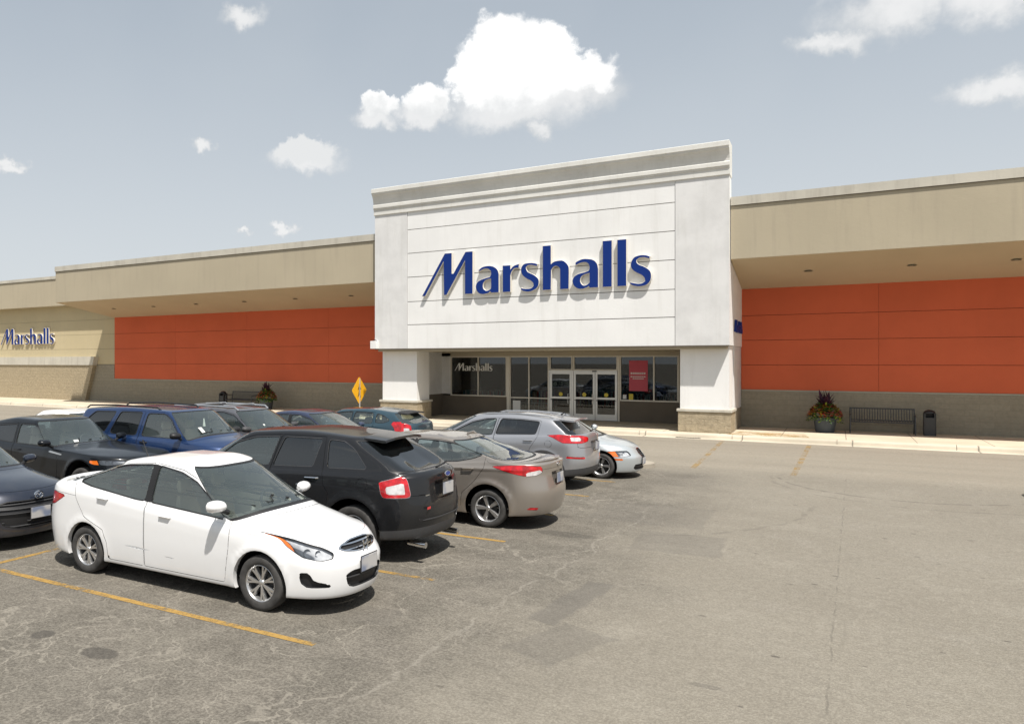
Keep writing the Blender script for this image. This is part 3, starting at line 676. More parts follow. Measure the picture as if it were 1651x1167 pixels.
def planter(x, y, label, k=1.0, seed=1):
    rnd = random.Random(seed)
    r = empty('flower_planter', (x, y, .15), 0, label, 'planter', 'flower planters along the shop wall')
    b = MB(); b.lathe([(0, 0), (.27, 0), (.29, .03), (.345, .44), (.37, .46), (.37, .52), (.345, .53), (.33, .50), (0, .49)], M_pot, 36); b.build('pot', r)
    b = MB(); b.lathe([(0, .505), (.33, .505)], M_soil, 24); b.build('soil', r)
    def blade(b, p, d, L, w_, m, droop):
        d = Vector(d).normalized(); sd = d.cross(Vector((0, 0, 1))); sd = sd.normalized() if sd.length > .01 else Vector((1, 0, 0))
        vs = []; q = Vector(p); n_ = 4
        for i in range(n_ + 1):
            t = i / n_; ww = w_ * (math.sin(math.pi * min(1, .15 + t * .85)) + .05) * .5
            vs += [q - sd * ww, q + sd * ww]; q = q + d * L / n_; d = (d + Vector((0, 0, -droop))).normalized()
        b.add(vs, [(2 * i, 2 * i + 1, 2 * i + 3, 2 * i + 2) for i in range(n_)], m)
    b = MB()
    for i in range(170):
        a = rnd.uniform(0, 6.28); e = rnd.uniform(-.1, 1.45); p_ = (rnd.uniform(-.13, .13), rnd.uniform(-.13, .13), .66 + rnd.uniform(.0, .48))
        blade(b, p_, (math.cos(a) * math.cos(e), math.sin(a) * math.cos(e), math.sin(e)), rnd.uniform(.22, .42) * k, rnd.uniform(.05, .09), M_purple, rnd.uniform(.02, .18))
    b.build('purple_foliage', r)
    b = MB()
    for i in range(900):
        a = rnd.uniform(0, 6.28); rr = .50 * math.sqrt(rnd.random()); z_ = .52 + .42 * (1 - (rr / .50) ** 2) + rnd.uniform(-.05, .12) - max(0, rr - .36) * .9
        e = rnd.uniform(-.3, 1.2); blade(b, (rr * math.cos(a), rr * math.sin(a), z_), (math.cos(a) * math.cos(e) + rnd.uniform(-.4, .4), math.sin(a) * math.cos(e) + rnd.uniform(-.4, .4), math.sin(e)), rnd.uniform(.08, .17), rnd.uniform(.04, .07), M_lime if rnd.random() < .22 else M_green, .25)
    b.build('green_foliage', r)
    b = MB()
    for i in range(230):
        a = rnd.uniform(0, 6.28); rr = .53 * math.sqrt(rnd.uniform(.2, 1)); z_ = .60 + .36 * (1 - (rr / .56) ** 2) + rnd.uniform(-.02, .08) - max(0, rr - .38) * .7
        c_ = Vector((rr * math.cos(a), rr * math.sin(a), z_)); m_ = rnd.choice([M_red, M_red, M_or, M_or, M_pink])
        for j in range(6):
            q = j * 1.047 + rnd.random(); blade(b, c_, (math.cos(q), math.sin(q), .45), .062, .055, m_, .1)
    b.build('blossoms', r)
planter(-.37, 30.85, 'blue-grey tub of purple, green and red flowers beside the bench right of the entrance', 1.0, 3)
planter(-25.33, 30.85, 'flower tub with purple leaves and orange blossoms left of the entrance, beside the bench', 1.0, 8)
# pedestrian warning sign facing along the drive
r = empty('pedestrian_sign', (-18.0, 28.3, .15), 0, 'yellow diamond pedestrian warning sign on a thin post by the kerb', 'road sign')
b = MB(); b.box(.012, .05, -.025, .025, 0, 1.72, M_aluw); b.build('post', r)
M_sy = mat('sign_yellow', (.78, .40, .01), .45); h = .545
b = MB()
def dia(b, hh, x0, x1, m, cz=1.20):
    v = []
    for x in (x0, x1):
        for k in range(4):
            a0 = k * math.pi / 2
            for da in (-.06, .06): v.append((x, hh * math.cos(a0 + da) * 1.0, cz + hh * math.sin(a0 + da)))
    b.add(v, [tuple(range(8)), tuple(range(15, 7, -1))] + [(i, (i + 1) % 8, (i + 1) % 8 + 8, i + 8) for i in range(8)], m)
dia(b, h * 1.06, .0, .010, M_sy); b.build('sign_plate', r)
b = MB(); bk = M_dark
def px(b, pts, m): # extruded outline facing +x
    n = len(pts); b.add([(.0135, y, z) for y, z in pts] + [(.0105, y, z) for y, z in pts], [tuple(range(n)), tuple(range(2 * n - 1, n - 1, -1))] + [(i, (i + 1) % n, (i + 1) % n + n, i + n) for i in range(n)], m)
cz = 1.2
px(b, [(.045 * math.cos(a * .52), cz + .25 + .045 * math.sin(a * .52)) for a in range(12)], bk)
px(b, [(-.05, cz + .19), (.05, cz + .19), (.06, cz + .02), (.045, cz - .05), (-.045, cz - .05), (-.06, cz + .03)], bk)
px(b, [(.04, cz + .18), (.15, cz + .05), (.13, cz + .03), (.03, cz + .12)], bk); px(b, [(-.04, cz + .18), (-.13, cz + .04), (-.11, cz + .03), (-.03, cz + .12)], bk)
px(b, [(-.045, cz - .04), (.015, cz - .04), (-.03, cz - .18), (-.10, cz - .30), (-.14, cz - .28), (-.08, cz - .16)], bk); px(b, [(-.01, cz - .04), (.045, cz - .04), (.07, cz - .17), (.12, cz - .30), (.08, cz - .31), (.03, cz - .18)], bk)
b.build('pedestrian_symbol', r)

# ------------------------------------------------------------------ cars: lofted half bodies cut along feature outlines
def pchip(xs, ys, q):
    xs = np.asarray(xs, float); ys = np.asarray(ys, float); q = np.clip(q, xs[0], xs[-1])
    h = np.diff(xs); dl = np.diff(ys, axis=0) / (h if ys.ndim == 1 else h[:, None]); m = np.zeros_like(ys)
    a, b = dl[:-1], dl[1:]; ok = a * b > 0
    m[1:-1] = np.where(ok, 2 * a * b / np.where(ok, a + b, 1), 0)
    m[0] = dl[0]; m[-1] = dl[-1]
    i = np.clip(np.searchsorted(xs, q) - 1, 0, len(h) - 1); t = (q - xs[i]) / h[i]; hh = h[i]
    if ys.ndim > 1: t = t[:, None]; hh = hh[:, None]
    return (2*t**3-3*t**2+1)*ys[i] + (t**3-2*t**2+t)*hh*m[i] + (-2*t**3+3*t**2)*ys[i+1] + (t**3-t**2)*hh*m[i+1]
def zc(pts, x):
    p = sorted(pts); xs = np.array([a for a, _ in p]); 
    if len(p) == 1: return np.full_like(x, p[0][1])
    return pchip(xs, np.array([b for _, b in p]), x)
NF, NS, NR = 20, 46, 18
def outline(r):
    w_ = r['w']
    def quarter(xc, a, n):
        ph = np.linspace(0, math.pi / 2, 160); y = w_ * np.sin(ph) ** (2 / n); x = xc + a * np.cos(ph) ** (2 / n)
        s = np.r_[0, np.cumsum(np.hypot(np.diff(x), np.diff(y)))]
        return x, y, s
    x, y, s = quarter(r['xf'] - r['af'], r['af'], r['nf']); q = np.linspace(0, s[-1], NF + 1); fx, fy = np.interp(q, s, x), np.interp(q, s, y)
    x, y, s = quarter(-(r['xr'] + r['ar']), r['ar'], r['nr']); q = np.linspace(0, s[-1], NR + 1); rx, ry = -np.interp(q, s, x)[::-1], np.interp(q, s, y)[::-1]
    sx = np.linspace(r['xf'] - r['af'], r['xr'] + r['ar'], NS + 1)[1:-1]
    X = np.r_[fx, sx, rx]; Y = np.r_[fy, np.full(len(sx), w_), ry]
    yr = np.clip(Y / max(w_, 1e-3), 0, 1)
    if 'wt' in r: Y = Y * zc(r['wt'], X)
    Z = zc(r['z'], X) + r.get('cr', 0) * (1 - yr ** 2)
    return np.stack([X, Y, Z], 1)
def body_grid(rows, sub=6, scale=(1, 1, 1), disp=None):
    P = [outline(r) for r in rows]; A = np.stack(P)                        # rows x M x 3
    gaps = [np.mean(np.linalg.norm(A[i + 1] - A[i], axis=1)) + .02 for i in range(len(rows) - 1)]
    cv = np.r_[0, np.cumsum(gaps)]; q = []; vi = []
    for i in range(len(rows) - 1):
        n = rows[i].get('sub', sub)
        for j in range(n): q.append(cv[i] + (cv[i + 1] - cv[i]) * j / n); vi.append(i + j / n)
    q.append(cv[-1]); vi.append(len(rows) - 1)
    q = np.array(q); M = A.shape[1]
    G = pchip(cv, A.reshape(len(rows), -1), q).reshape(len(q), M, 3)
    if disp is not None: G = disp(G)
    G[:, 0, 1] = 0; G[:, -1, 1] = 0
    G = G * np.array(scale)
    # normals from central differences on the mirrored grid
    ext = np.concatenate([G[:, 1:2] * (1, -1, 1), G, G[:, -2:-1] * (1, -1, 1)], 1)
    du = ext[:, 2:] - ext[:, :-2]
    ev = np.concatenate([2 * G[:1] - G[1:2], G, 2 * G[-1:] - G[-2:-1]], 0); dv = ev[2:] - ev[:-2]
    N = np.cross(du, dv); L = np.linalg.norm(N, axis=2, keepdims=True)
    N = N / np.maximum(L, 1e-9)
    N[:, 0, 1] = 0; N[:, -1, 1] = 0; N /= np.maximum(np.linalg.norm(N, axis=2, keepdims=True), 1e-9)
    # make sure they point outward
    c = G.reshape(-1, 3).mean(0) * (1, 0, 1)
    if np.sum(N * (G - c)) < 0: N = -N
    bad = L[..., 0] < 1e-8; N[bad] = (0, 0, 1)
    seg = np.hypot(np.diff(G[..., 0], axis=1), np.diff(G[..., 1], axis=1)); sf = np.concatenate([np.zeros((len(q), 1)), np.cumsum(seg, 1)], 1); sr = sf[:, -1:] - sf
    U = np.broadcast_to(np.arange(M)[None, :], sf.shape).astype(float); V = np.broadcast_to(np.array(vi)[:, None], sf.shape)
    D = np.concatenate([G, N, U[..., None], V[..., None], sf[..., None], sr[..., None]], 2).reshape(-1, 10)
    T = []
    for j in range(len(q) - 1):
        for i in range(M - 1):
            a, b, c_, d_ = j * M + i, j * M + i + 1, (j + 1) * M + i + 1, (j + 1) * M + i
            if (i + j) % 2: T += [(a, b, c_), (a, c_, d_)]
            else: T += [(a, b, d_), (b, c_, d_)]
    T = np.array(T)
    # consistent outward winding
    p = D[T, :3]; nn = np.cross(p[:, 1] - p[:, 0], p[:, 2] - p[:, 0]); ar = np.linalg.norm(nn, axis=1)
    T = T[ar > 1e-9]; nn = nn[ar > 1e-9]; av = D[T, 3:6].sum(1)
    fl = np.sum(nn * av, 1) < 0; T[fl] = T[fl][:, ::-1]
    return D, T
def cut(mesh, f):
    """split triangles along f = 0; returns (inside f<0, outside)"""
    D, T = mesh
    if len(T) == 0: return mesh, mesh
    f = np.where(np.abs(f) < 1e-6, 1e-6, f); s = f[T] < 0; k = s.sum(1)
    ins = [T[k == 3]]; out = [T[k == 0]]; newv = []; cache = {}; nD = len(D); ti = []; to = []
    def mid(a, b):
        key = (a, b) if a < b else (b, a)
        if key not in cache:
            t = f[key[0]] / (f[key[0]] - f[key[1]]); newv.append(D[key[0]] * (1 - t) + D[key[1]] * t); cache[key] = nD + len(newv) - 1
        return cache[key]
    for t in T[(k == 1) | (k == 2)]:
        fs = [f[i] < 0 for i in t]; lone = fs.index(True) if sum(fs) == 1 else fs.index(False)
        a, b, c = t[lone], t[(lone + 1) % 3], t[(lone + 2) % 3]; ab, ac = mid(a, b), mid(a, c)
        one = [(a, ab, ac)]; two = [(ab, b, c), (ab, c, ac)]
        if sum(fs) == 1: ti += one; to += two
        else: to += one; ti += two
    D2 = np.concatenate([D, np.array(newv)]) if newv else D
    cat = lambda A_, B_: np.concatenate([A_, np.array(B_, int)]) if B_ else A_
    return (D2, cat(ins[0], ti)), (D2, cat(out[0], to))
def sdp(poly, X, Y):
    """signed distance to polygon, negative inside"""
    P = np.array(poly, float); Q = np.roll(P, -1, 0); d = np.full(X.shape, 1e9); ins = np.zeros(X.shape, bool)
    for (x1, y1), (x2, y2) in zip(P, Q):
        ex, ey = x2 - x1, y2 - y1; L = ex * ex + ey * ey + 1e-12
        t = np.clip(((X - x1) * ex + (Y - y1) * ey) / L, 0, 1); d = np.minimum(d, np.hypot(X - x1 - t * ex, Y - y1 - t * ey))
        c = (y1 > Y) != (y2 > Y)
        with np.errstate(divide='ignore', invalid='ignore'): xi = x1 + (Y - y1) / (y2 - y1 if abs(y2 - y1) > 1e-12 else 1e-12) * ex
        ins ^= c & (X < xi)
    return np.where(ins, -d, d)
def rnd_poly(P, k=2, rad=.022):
    """round the corners of a polygon with short quadratic arcs"""
    rad = rad * k; out = []; n = len(P)
    for i in range(n):
        p0, p1, p2 = (np.array(P[j % n], float) for j in (i - 1, i, i + 1))
        l0, l2 = np.linalg.norm(p0 - p1), np.linalg.norm(p2 - p1)
        a_ = p1 + (p0 - p1) * min(rad / max(l0, 1e-6), .4); b_ = p1 + (p2 - p1) * min(rad / max(l2, 1e-6), .4)
        for t in (0, .25, .5, .75, 1): out.append(tuple((1 - t) ** 2 * a_ + 2 * t * (1 - t) * p1 + t * t * b_))
    return out
def feat(D, kind, poly):
    x, y, z, nx, ny, nz, u, v, sf, sr = D.T
    if kind == 'side': f = sdp(poly, x, z); g = (np.abs(ny) > .30) & (y > .2)
    elif kind == 'front': f = sdp(poly, sf, z); g = (x > 0) & (nx > -.2)
    elif kind == 'rear': f = sdp(poly, sr, z); g = (x < 0) & (nx < .2)
    elif kind == 'top': f = sdp(poly, x, y); g = nz > .35
    elif kind == 'par':
        u0, u1, v0, v1 = poly; f = np.maximum(np.maximum(u0 - u, u - u1) * .06, np.maximum(v0 - v, v - v1) * .25); g = np.ones(len(x), bool)
    return np.where(g, f, np.maximum(f, .5))
def bedges(T):
    e = np.concatenate([T[:, [0, 1]], T[:, [1, 2]], T[:, [2, 0]]]); key = np.sort(e, 1); _, inv, cnt = np.unique(key, axis=0, return_inverse=True, return_counts=True)
    return e[cnt[inv.ravel()] == 1]
class Shell:
    """collects mirrored pieces into one mesh with custom normals"""
    def __init__(s): s.V = []; s.N = []; s.F = []; s.M = []; s.mats = []; s.n = 0
    def raw(s, V, N, F, m):
        if m not in s.mats: s.mats.append(m)
        s.V.append(V); s.N.append(N); s.F.append(F + s.n); s.M.append(np.full(len(F), s.mats.index(m))); s.n += len(V)
    def piece(s, mesh, m, off=0.0, sides=(1, -1), walls=None, wmat=None, flip=False):
        D, T = mesh
        if len(T) == 0: return s
        used, inv = np.unique(T, return_inverse=True); D = D[used]; T = inv.reshape(T.shape)
        for sg in sides:
            V = D[:, :3] + D[:, 3:6] * off; N = D[:, 3:6].copy(); V = V * (1, sg, 1); N = N * (1, sg, 1); F = T if sg > 0 else T[:, ::-1]
            if flip: F = F[:, ::-1]; N = -N
            s.raw(V, N, F, m)
            if walls is not None:
                e = bedges(T); e = e[~((np.abs(D[e[:, 0], 1]) < 1e-5) & (np.abs(D[e[:, 1], 1]) < 1e-5))]
                if len(e):
                    a, b = D[e[:, 0]], D[e[:, 1]]; t = b[:, :3] - a[:, :3]; wn = np.cross(t, a[:, 3:6]); wn /= np.maximum(np.linalg.norm(wn, axis=1, keepdims=True), 1e-9)
                    o1, o2 = walls; VV = np.concatenate([a[:, :3] + a[:, 3:6] * o1, b[:, :3] + b[:, 3:6] * o1, b[:, :3] + b[:, 3:6] * o2, a[:, :3] + a[:, 3:6] * o2]) * (1, sg, 1)
                    WN_ = np.concatenate([wn] * 4) * (1, sg, 1); k = len(e); i = np.arange(k)
                    F2 = np.concatenate([np.stack([i, i + k, i + 2 * k], 1), np.stack([i, i + 2 * k, i + 3 * k], 1)])
                    if sg < 0: F2 = F2[:, ::-1]
                    s.raw(VV, WN_, F2, wmat or m)
        return s
    def build(s, name, parent):
        if not s.V: return None
        V = np.concatenate(s.V); F = np.concatenate(s.F); M_ = np.concatenate(s.M); N = np.concatenate(s.N)
        me = bpy.data.meshes.new(name); me.from_pydata(V.tolist(), [], F.tolist())
        for m in s.mats: me.materials.append(m)
        me.polygons.foreach_set('material_index', M_.astype(np.int32)); me.polygons.foreach_set('use_smooth', np.ones(len(F), bool))
        me.normals_split_custom_set_from_vertices(N.tolist())
        o = bpy.data.objects.new(name, me); C.objects.link(o); o.parent = parent; return o

def wheel(parent, x, y, r, wid, sg, spokes, rr=.68, steer=0.0, rim_mat=None, style='alloy'):
    """sg=+1: outer face towards +y.  wheel hub mesh with tyre and rim as sub-parts"""
    W = MB(); o = wid / 2
    W.lathe([(0, -o * .2), (r * rr * .92, -o * .2), (r * rr * .92, -o * .1), (0, -o * .1)], M_disc, 32, 'Y')
    W.lathe([(r * rr * .62, o * .0), (r * rr * .62, o * .15), (r * .2, o * .15)], M_bin, 28, 'Y')
    for v in range(len(W.v)): W.v[v] = (W.v[v][0], W.v[v][1] * sg, W.v[v][2])
    h = W.build('wheel', parent); h.location = (x, y, r); h.rotation_euler = (0, 0, steer)
    t = MB(); q = r * rr
    prof = [(q, -o * .82), (q * 1.03, -o * .95), (r * .86, -o * 1.02), (r * .955, -o * .93), (r * .988, -o * .78), (r, -o * .5), (r, o * .5), (r * .988, o * .78), (r * .955, o * .93), (r * .90, o * .99), (r * .86, o * 1.02), (r * .80, o * 1.01), (q * 1.05, o * .97), (q * 1.01, o * .90), (q, o * .78)]
    t.lathe(prof, M_tyre, 56, 'Y'); 
    for v in range(len(t.v)): t.v[v] = (t.v[v][0], t.v[v][1] * sg, t.v[v][2])
    t.build('tyre', h)
    m = rim_mat or M_rim; b = MB()
    b.lathe([(q * 1.015, o * .86), (q * .985, o * .90), (q * .95, o * .84), (q * .90, o * .62), (q * .88, -o * .6)], m, 48, 'Y')
    b.lathe([(0, o * .72), (q * .13, o * .72), (q * .17, o * .66), (q * .20, o * .50)], m, 24, 'Y')
    for (n, w0, w1, split) in [spokes]:
        for k in range(n):
            a0 = 2 * math.pi * k / n + .3
            arms = [(-split, w1), (split, w1)] if split else [(0, w1)]
            for (dv, w_) in arms:
                c0 = a0 + dv * .25; c1 = a0 + dv; vs = []
                for (rad, ang, hw, yy) in ((q * .15, c0, w0 * q, o * .66), (q * .55, (c0 + c1) / 2, (w0 + w_) / 2 * q, o * .70), (q * .93, c1, w_ * q, o * .76)):
                    ca, sa = math.cos(ang), math.sin(ang)
                    for sgn, dy in ((-1, -.016), (-.72, 0), (.72, 0), (1, -.016), (1, -.045), (-1, -.045)):
                        vs.append((rad * sa + ca * hw * sgn, yy + dy, rad * ca - sa * hw * sgn))
                fs = []
                for i in range(2):
                    for j in range(6): fs.append((i * 6 + j, i * 6 + (j + 1) % 6, i * 6 + 6 + (j + 1) % 6, i * 6 + 6 + j))
                b.add(vs, fs, m)
    for k in range(5):
        a = 2 * math.pi * k / 5; b.lathe([(0, o * .62), (q * .032, o * .62), (q * .04, o * .5)], M_disc, 8, 'Y', (q * .10 * math.sin(a), 0.012 * 0, q * .10 * math.cos(a)))
    for v in range(len(b.v)): b.v[v] = (b.v[v][0], b.v[v][1] * sg, b.v[v][2])
    b.build('rim', h)
    return h
def slab(path, w_, t_, m, mb):   # rounded seat slab: path of (x,z) centre points
    return None
def seat(parent, x, y, w_, m, k=1.0, back=.62, z0=.32):
    b = MB()
    def loft(secs):
        vs = []; fs = []; n = 12
        for (cx, cz, hx, hz, hy, tilt) in secs:
            for j in range(n):
                a = 2 * math.pi * j / n; c_, s_ = math.cos(a), math.sin(a)
                px_ = hx * (abs(c_) ** .6) * (1 if c_ > 0 else -1); py_ = hy * (abs(s_) ** .6) * (1 if s_ > 0 else -1)
                vs.append((cx + px_ * math.cos(tilt), y + py_, cz + px_ * math.sin(tilt) + hz))
        for i in range(len(secs) - 1):
            for j in range(n): fs.append((i * n + j, i * n + (j + 1) % n, (i + 1) * n + (j + 1) % n, (i + 1) * n + j))
        fs.append(tuple(range(n - 1, -1, -1))); fs.append(tuple((len(secs) - 1) * n + j for j in range(n)))
        b.add(vs, fs, m, True)
    h = w_ / 2
    loft([(x, z0, .22, 0, h * .9, .1), (x, z0 + .08, .25, 0, h, .1), (x, z0 + .15, .24, 0, h * .95, .1)])
    loft([(x - .20, z0 + .12, .06, 0, h * .9, 0), (x - .24, z0 + .30, .07, 0, h, 0), (x - .30, z0 + back * .8, .06, 0, h * .85, 0), (x - .33, z0 + back, .035, 0, h * .6, 0)])
    if w_ < .7: loft([(x - .34, z0 + back + .02, .03, 0, h * .45, 0), (x - .35, z0 + back + .09, .05, 0, h * .52, 0), (x - .36, z0 + back + .17, .03, 0, h * .4, 0)])
    b.build('seat', parent)

def make_car(cfg):
    """one car: returns its root Empty; cfg gives half-body rows, cut-outs and fittings"""
    c = dict(cfg); W_ = c['W']; X1, X0 = c['X1'], c['X0']
    root = empty(c['name'], (c['pos'][0], c['pos'][1], 0), c.get('rz', 0), c['label'], c['cat'], c.get('group', 'cars parked in the lot'))
    zb = c.get('zb', .19); n1 = c.get('nf', 2.5); n0 = c.get('nr', 2.7); af = c.get('af', .75); ar = c.get('ar', .6)
    xc, xh, xrr, xb = c['xc'], c['xh'], c['xrr'], c['xb']; zn, zcw, zt = c['zn'], c['zc'], c['zt']
    H = c['H']; zh, zrr = c.get('zh', H - .07), c.get('zrr', H - .07); wr = c['wr']; belt = c['belt']; ww = c.get('wbelt', .93)
    rb = c.get('rb', 0)         # how far the shoulder line sits in from the rear bumper
    cz_ = lambda dz: [(x, z + dz) for x, z in belt]
    rows = [
        dict(xf=X1 - .16, xr=X0 + .16, w=W_ * .84, af=af * .9, nf=n1, ar=ar * .9, nr=n0, z=[(0, zb + .01)], sub=2),
        dict(xf=X1 - .06, xr=X0 + .07, w=W_ * .955, af=af, nf=n1, ar=ar, nr=n0, z=[(X0, zb + .05), (X0 * .6, zb), (X1 * .6, zb), (X1, zb)], sub=5),
        dict(xf=X1 - .012, xr=X0 + .02, w=W_ * .985, af=af, nf=n1, ar=ar, nr=n0, z=[(X0, zb + .20), (X0 * .6, zb + .12), (X1 * .6, zb + .12), (X1, zb + .14)], sub=6),
        dict(xf=X1, xr=X0, w=W_, af=af, nf=n1, ar=ar, nr=n0, z=[(X0, c.get('zm', .55)), (X1, c.get('zmf', c.get('zm', .5)))], sub=8),
        dict(xf=X1 - c.get('f4', .07), xr=X0 + c.get('r4', .04), w=W_ * .998, af=af, nf=n1, ar=ar, nr=n0, z=[(X1, zn - .10), (xc, belt_z(belt, xc) - .20), (0, belt_z(belt, 0) - .20), (X0, zt - c.get('rt4', .14))], sub=7),
        dict(xf=X1 - c.get('f5', .17), xr=X0 + rb + .01, w=W_ * c.get('w5', .972), af=af * 1.05, nf=n1, ar=ar, nr=n0, z=[(X1, zn), (X1 - .5, c.get('zfen', (zn * .35 + belt_z(belt, xc) * .65)) - .03), (xc - .1, belt_z(belt, xc) - .06), (0, belt_z(belt, 0) - .06), (xb, belt_z(belt, xb) - .06), (X0, zt - .02)], cr=.0, sub=7),
        dict(xf=(X1 - .17) * .62 + xc * .38, xr=(X0 + rb) * .5 + xb * .5, w=W_ * (ww * .5 + c.get('w5', .972) * .5), af=af * 1.0, nf=n1, ar=ar * .95, nr=n0, z=[(X1, zn * .58 + zcw * .42 + c.get('hb', .015)), (xc, belt_z(belt, xc) - .02), (0, belt_z(belt, 0) - .025), (xb, belt_z(belt, xb) - .02), (X0, zt * .5 + c['zd'] * .5 + .004)], cr=c.get('hcr', .03), sub=7),
        dict(xf=xc, xr=xb, w=W_ * ww, af=c.get('wa', .55), nf=2.6, ar=c.get('ba', .45), nr=2.8, z=[(xc + .01, zcw)] + belt_in(belt, xb, xc - c.get('wa', .55) * .7) + [(xb - .01, c['zd'])], cr=0.0, sub=12),
        dict(xf=xh, xr=xrr, w=wr, af=c.get('ha', .26), nf=2.6, ar=c.get('ra', .2), nr=2.8, z=c.get('rail', [(xh, zh), ((xh + xrr) / 2, H - .045), (xrr, zrr)]), cr=.012, sub=5),
        dict(xf=xh - .10, xr=xrr + .08, w=wr * .82, af=.2, nf=2.6, ar=.16, nr=2.8, z=[(a_ * .9 + (xh + xrr) * .05, z_ + .03) for a_, z_ in c['rail']] if 'rail' in c else [(xh - .1, zh + .03), ((xh + xrr) / 2, H - .012), (xrr + .1, zrr + .03)], cr=.010, sub=4),
        dict(xf=xh - .22, xr=xrr + .18, w=.0004, af=.01, nf=2, ar=.01, nr=2, z=[(a_ * .8 + (xh + xrr) * .1, z_ + .045) for a_, z_ in c['rail']] if 'rail' in c else [(xh - .2, zh + .045), ((xh + xrr) / 2, H), (xrr + .2, zrr + .045)], sub=2)]
    for i in (1, 2, 3, 4, 5): rows[i]['wt'] = c.get('wt', [(X0, .97), (X0 * .5, 1.0), (0, 1.0), (X1 * .5, 1.0), (X1, .97)])
    if 'edit' in c: c['edit'](rows)
    wx = [c['wf'], c['wrr']]; wr_ = c['wrad']; ra_ = c.get('arch', wr_ + .055); zw = c.get('zw', wr_ + .02)
    def disp(G):
        x, y, z = G[..., 0], G[..., 1], G[..., 2]; side = np.clip((y - W_ * .75) / (W_ * .15), 0, 1)
        for xa in wx:
            d_ = np.hypot(x - xa, z - zw); y = y + side * c.get('flare', .012) * np.exp(-((d_ - ra_ - .02) / .045) ** 2)
        for (pl, amp, sg_) in c.get('creases', []):
            px_ = np.array([p_[0] for p_ in pl]); pz_ = np.array([p_[1] for p_ in pl]); zz = np.interp(x, px_, pz_)
            fade = np.clip((x - px_[0]) / .25, 0, 1) * np.clip((px_[-1] - x) / .25, 0, 1)
            dz_ = z - zz; prof_ = np.where(dz_ > 0, np.exp(-(dz_ / (sg_ * 3)) ** 2), np.exp(-(dz_ / sg_) ** 2)); y = y + side * amp * prof_ * fade
        G = G.copy(); G[..., 1] = y; return G
    mesh = body_grid(rows, disp=disp)
    parts = {}
    body = Shell(); pm = c['paint']
    iWS = 7
    # wheel arches
    for xa in wx:
        f = np.hypot(mesh[0][:, 0] - xa, mesh[0][:, 2] - zw) - ra_; f = np.where(mesh[0][:, 1] > .3, f, 1.0)
        ins, mesh = cut(mesh, f)
        used = bedges(mesh[1]); Dm = mesh[0]
        e = used[(np.abs(np.hypot(Dm[used[:, 0], 0] - xa, Dm[used[:, 0], 2] - zw) - ra_) < .006) & (np.abs(np.hypot(Dm[used[:, 1], 0] - xa, Dm[used[:, 1], 2] - zw) - ra_) < .006)]
        if len(e):
            a, b = Dm[e[:, 0], :3], Dm[e[:, 1], :3]
            for sg in (1, -1):
                a2 = a * (1, .92, 1); b2 = b * (1, .92, 1); a3, b3 = a.copy(), b.copy(); a3[:, 1] = W_ * .45; b3[:, 1] = W_ * .45
                k = len(e); i = np.arange(k); cen = np.array([xa, 0, zw])
                for (p1, p2, p3, p4, mm) in ((a, b, b2, a2, pm if not c.get('clad') else M_plas), (a2, b2, b3, a3, M_rub)):
                    VV = np.concatenate([p1, p2, p3, p4]) * (1, sg, 1); NN = (cen - VV) * (1, 0, 1); NN /= np.maximum(np.linalg.norm(NN, axis=1, keepdims=True), 1e-6)
                    body.raw(VV, NN, np.concatenate([np.stack([i, i + k, i + 2 * k], 1), np.stack([i, i + 2 * k, i + 3 * k], 1)]), mm)
                # inner end wall of the arch
                VV = np.concatenate([a3, b3, np.tile([[xa, W_ * .45, zw]], (k, 1))]) * (1, sg, 1)
                body.raw(VV, np.tile([[0, sg, 0]], (3 * k, 1)).astype(float), np.stack([i, i + k, i + 2 * k], 1), M_rub)
        if c.get('clad'):
            f = np.hypot(mesh[0][:, 0] - xa, mesh[0][:, 2] - zw) - ra_ - .055; f = np.where(mesh[0][:, 1] > .3, f, 1.0)
            ins, mesh = cut(mesh, f); body.piece(ins, M_plas, .006, walls=(0, .006))
    gl = []
    def take(kind, poly, off=0.0):
        nonlocal mesh
        ins, mesh = cut(mesh, feat(mesh[0], kind, poly) + off); return ins
    def grown(kind, poly, t):   # ring of width t around a feature, then the feature
        nonlocal mesh
        f = feat(mesh[0], kind, poly)
        ins, mesh = cut(mesh, f - t)
        return cut(ins, feat(ins[0], kind, poly))
    # cladding strip along the sill / bumpers
    if c.get('sill'):
        ins, mesh = cut(mesh, mesh[0][:, 2] - zc(c['sill'], np.clip(mesh[0][:, 0], X0, X1))); body.piece(ins, M_plas, 0.0)
    # glazing
    rim = c.get('trim', M_rub)
    ws0, ws1 = 7.10, 7.955
    ui = c.get('wsu', NF - 2.4)
    inn, ring = grown('par', (-1, ui, ws0, ws1), .012)
    body.piece(ring, M_rub, -.001, walls=(-.006, 0)); Shell().piece(inn, G_clear, -.004).build('windshield', root); c['ws'] = inn[0]
    ub = NF + NS + 2.2
    inn, ring = grown('par', (ub, 999, c.get('bw0', 7.12), c.get('bw1', 7.93)), .012)
    body.piece(ring, c.get('rring', M_rub), -.001, walls=(-.006, 0)); Shell().piece(inn, c.get('rglass', G_clear), -.004).build('rear_window', root)
    for k, (poly, g_) in enumerate(c['windows']):
        inn, ring = grown('side', rnd_poly(poly, 1.6), c.get('trimw', .014))
        body.piece(ring, rim, 0.0, walls=(-.012, 0), wmat=M_rub)
        for sg in (1, -1): Shell().piece(inn, g_, -.012, sides=(sg,)).build('window', root)
    for poly in c.get('pillars', []): body.piece(take('side', poly), M_rub, .001)
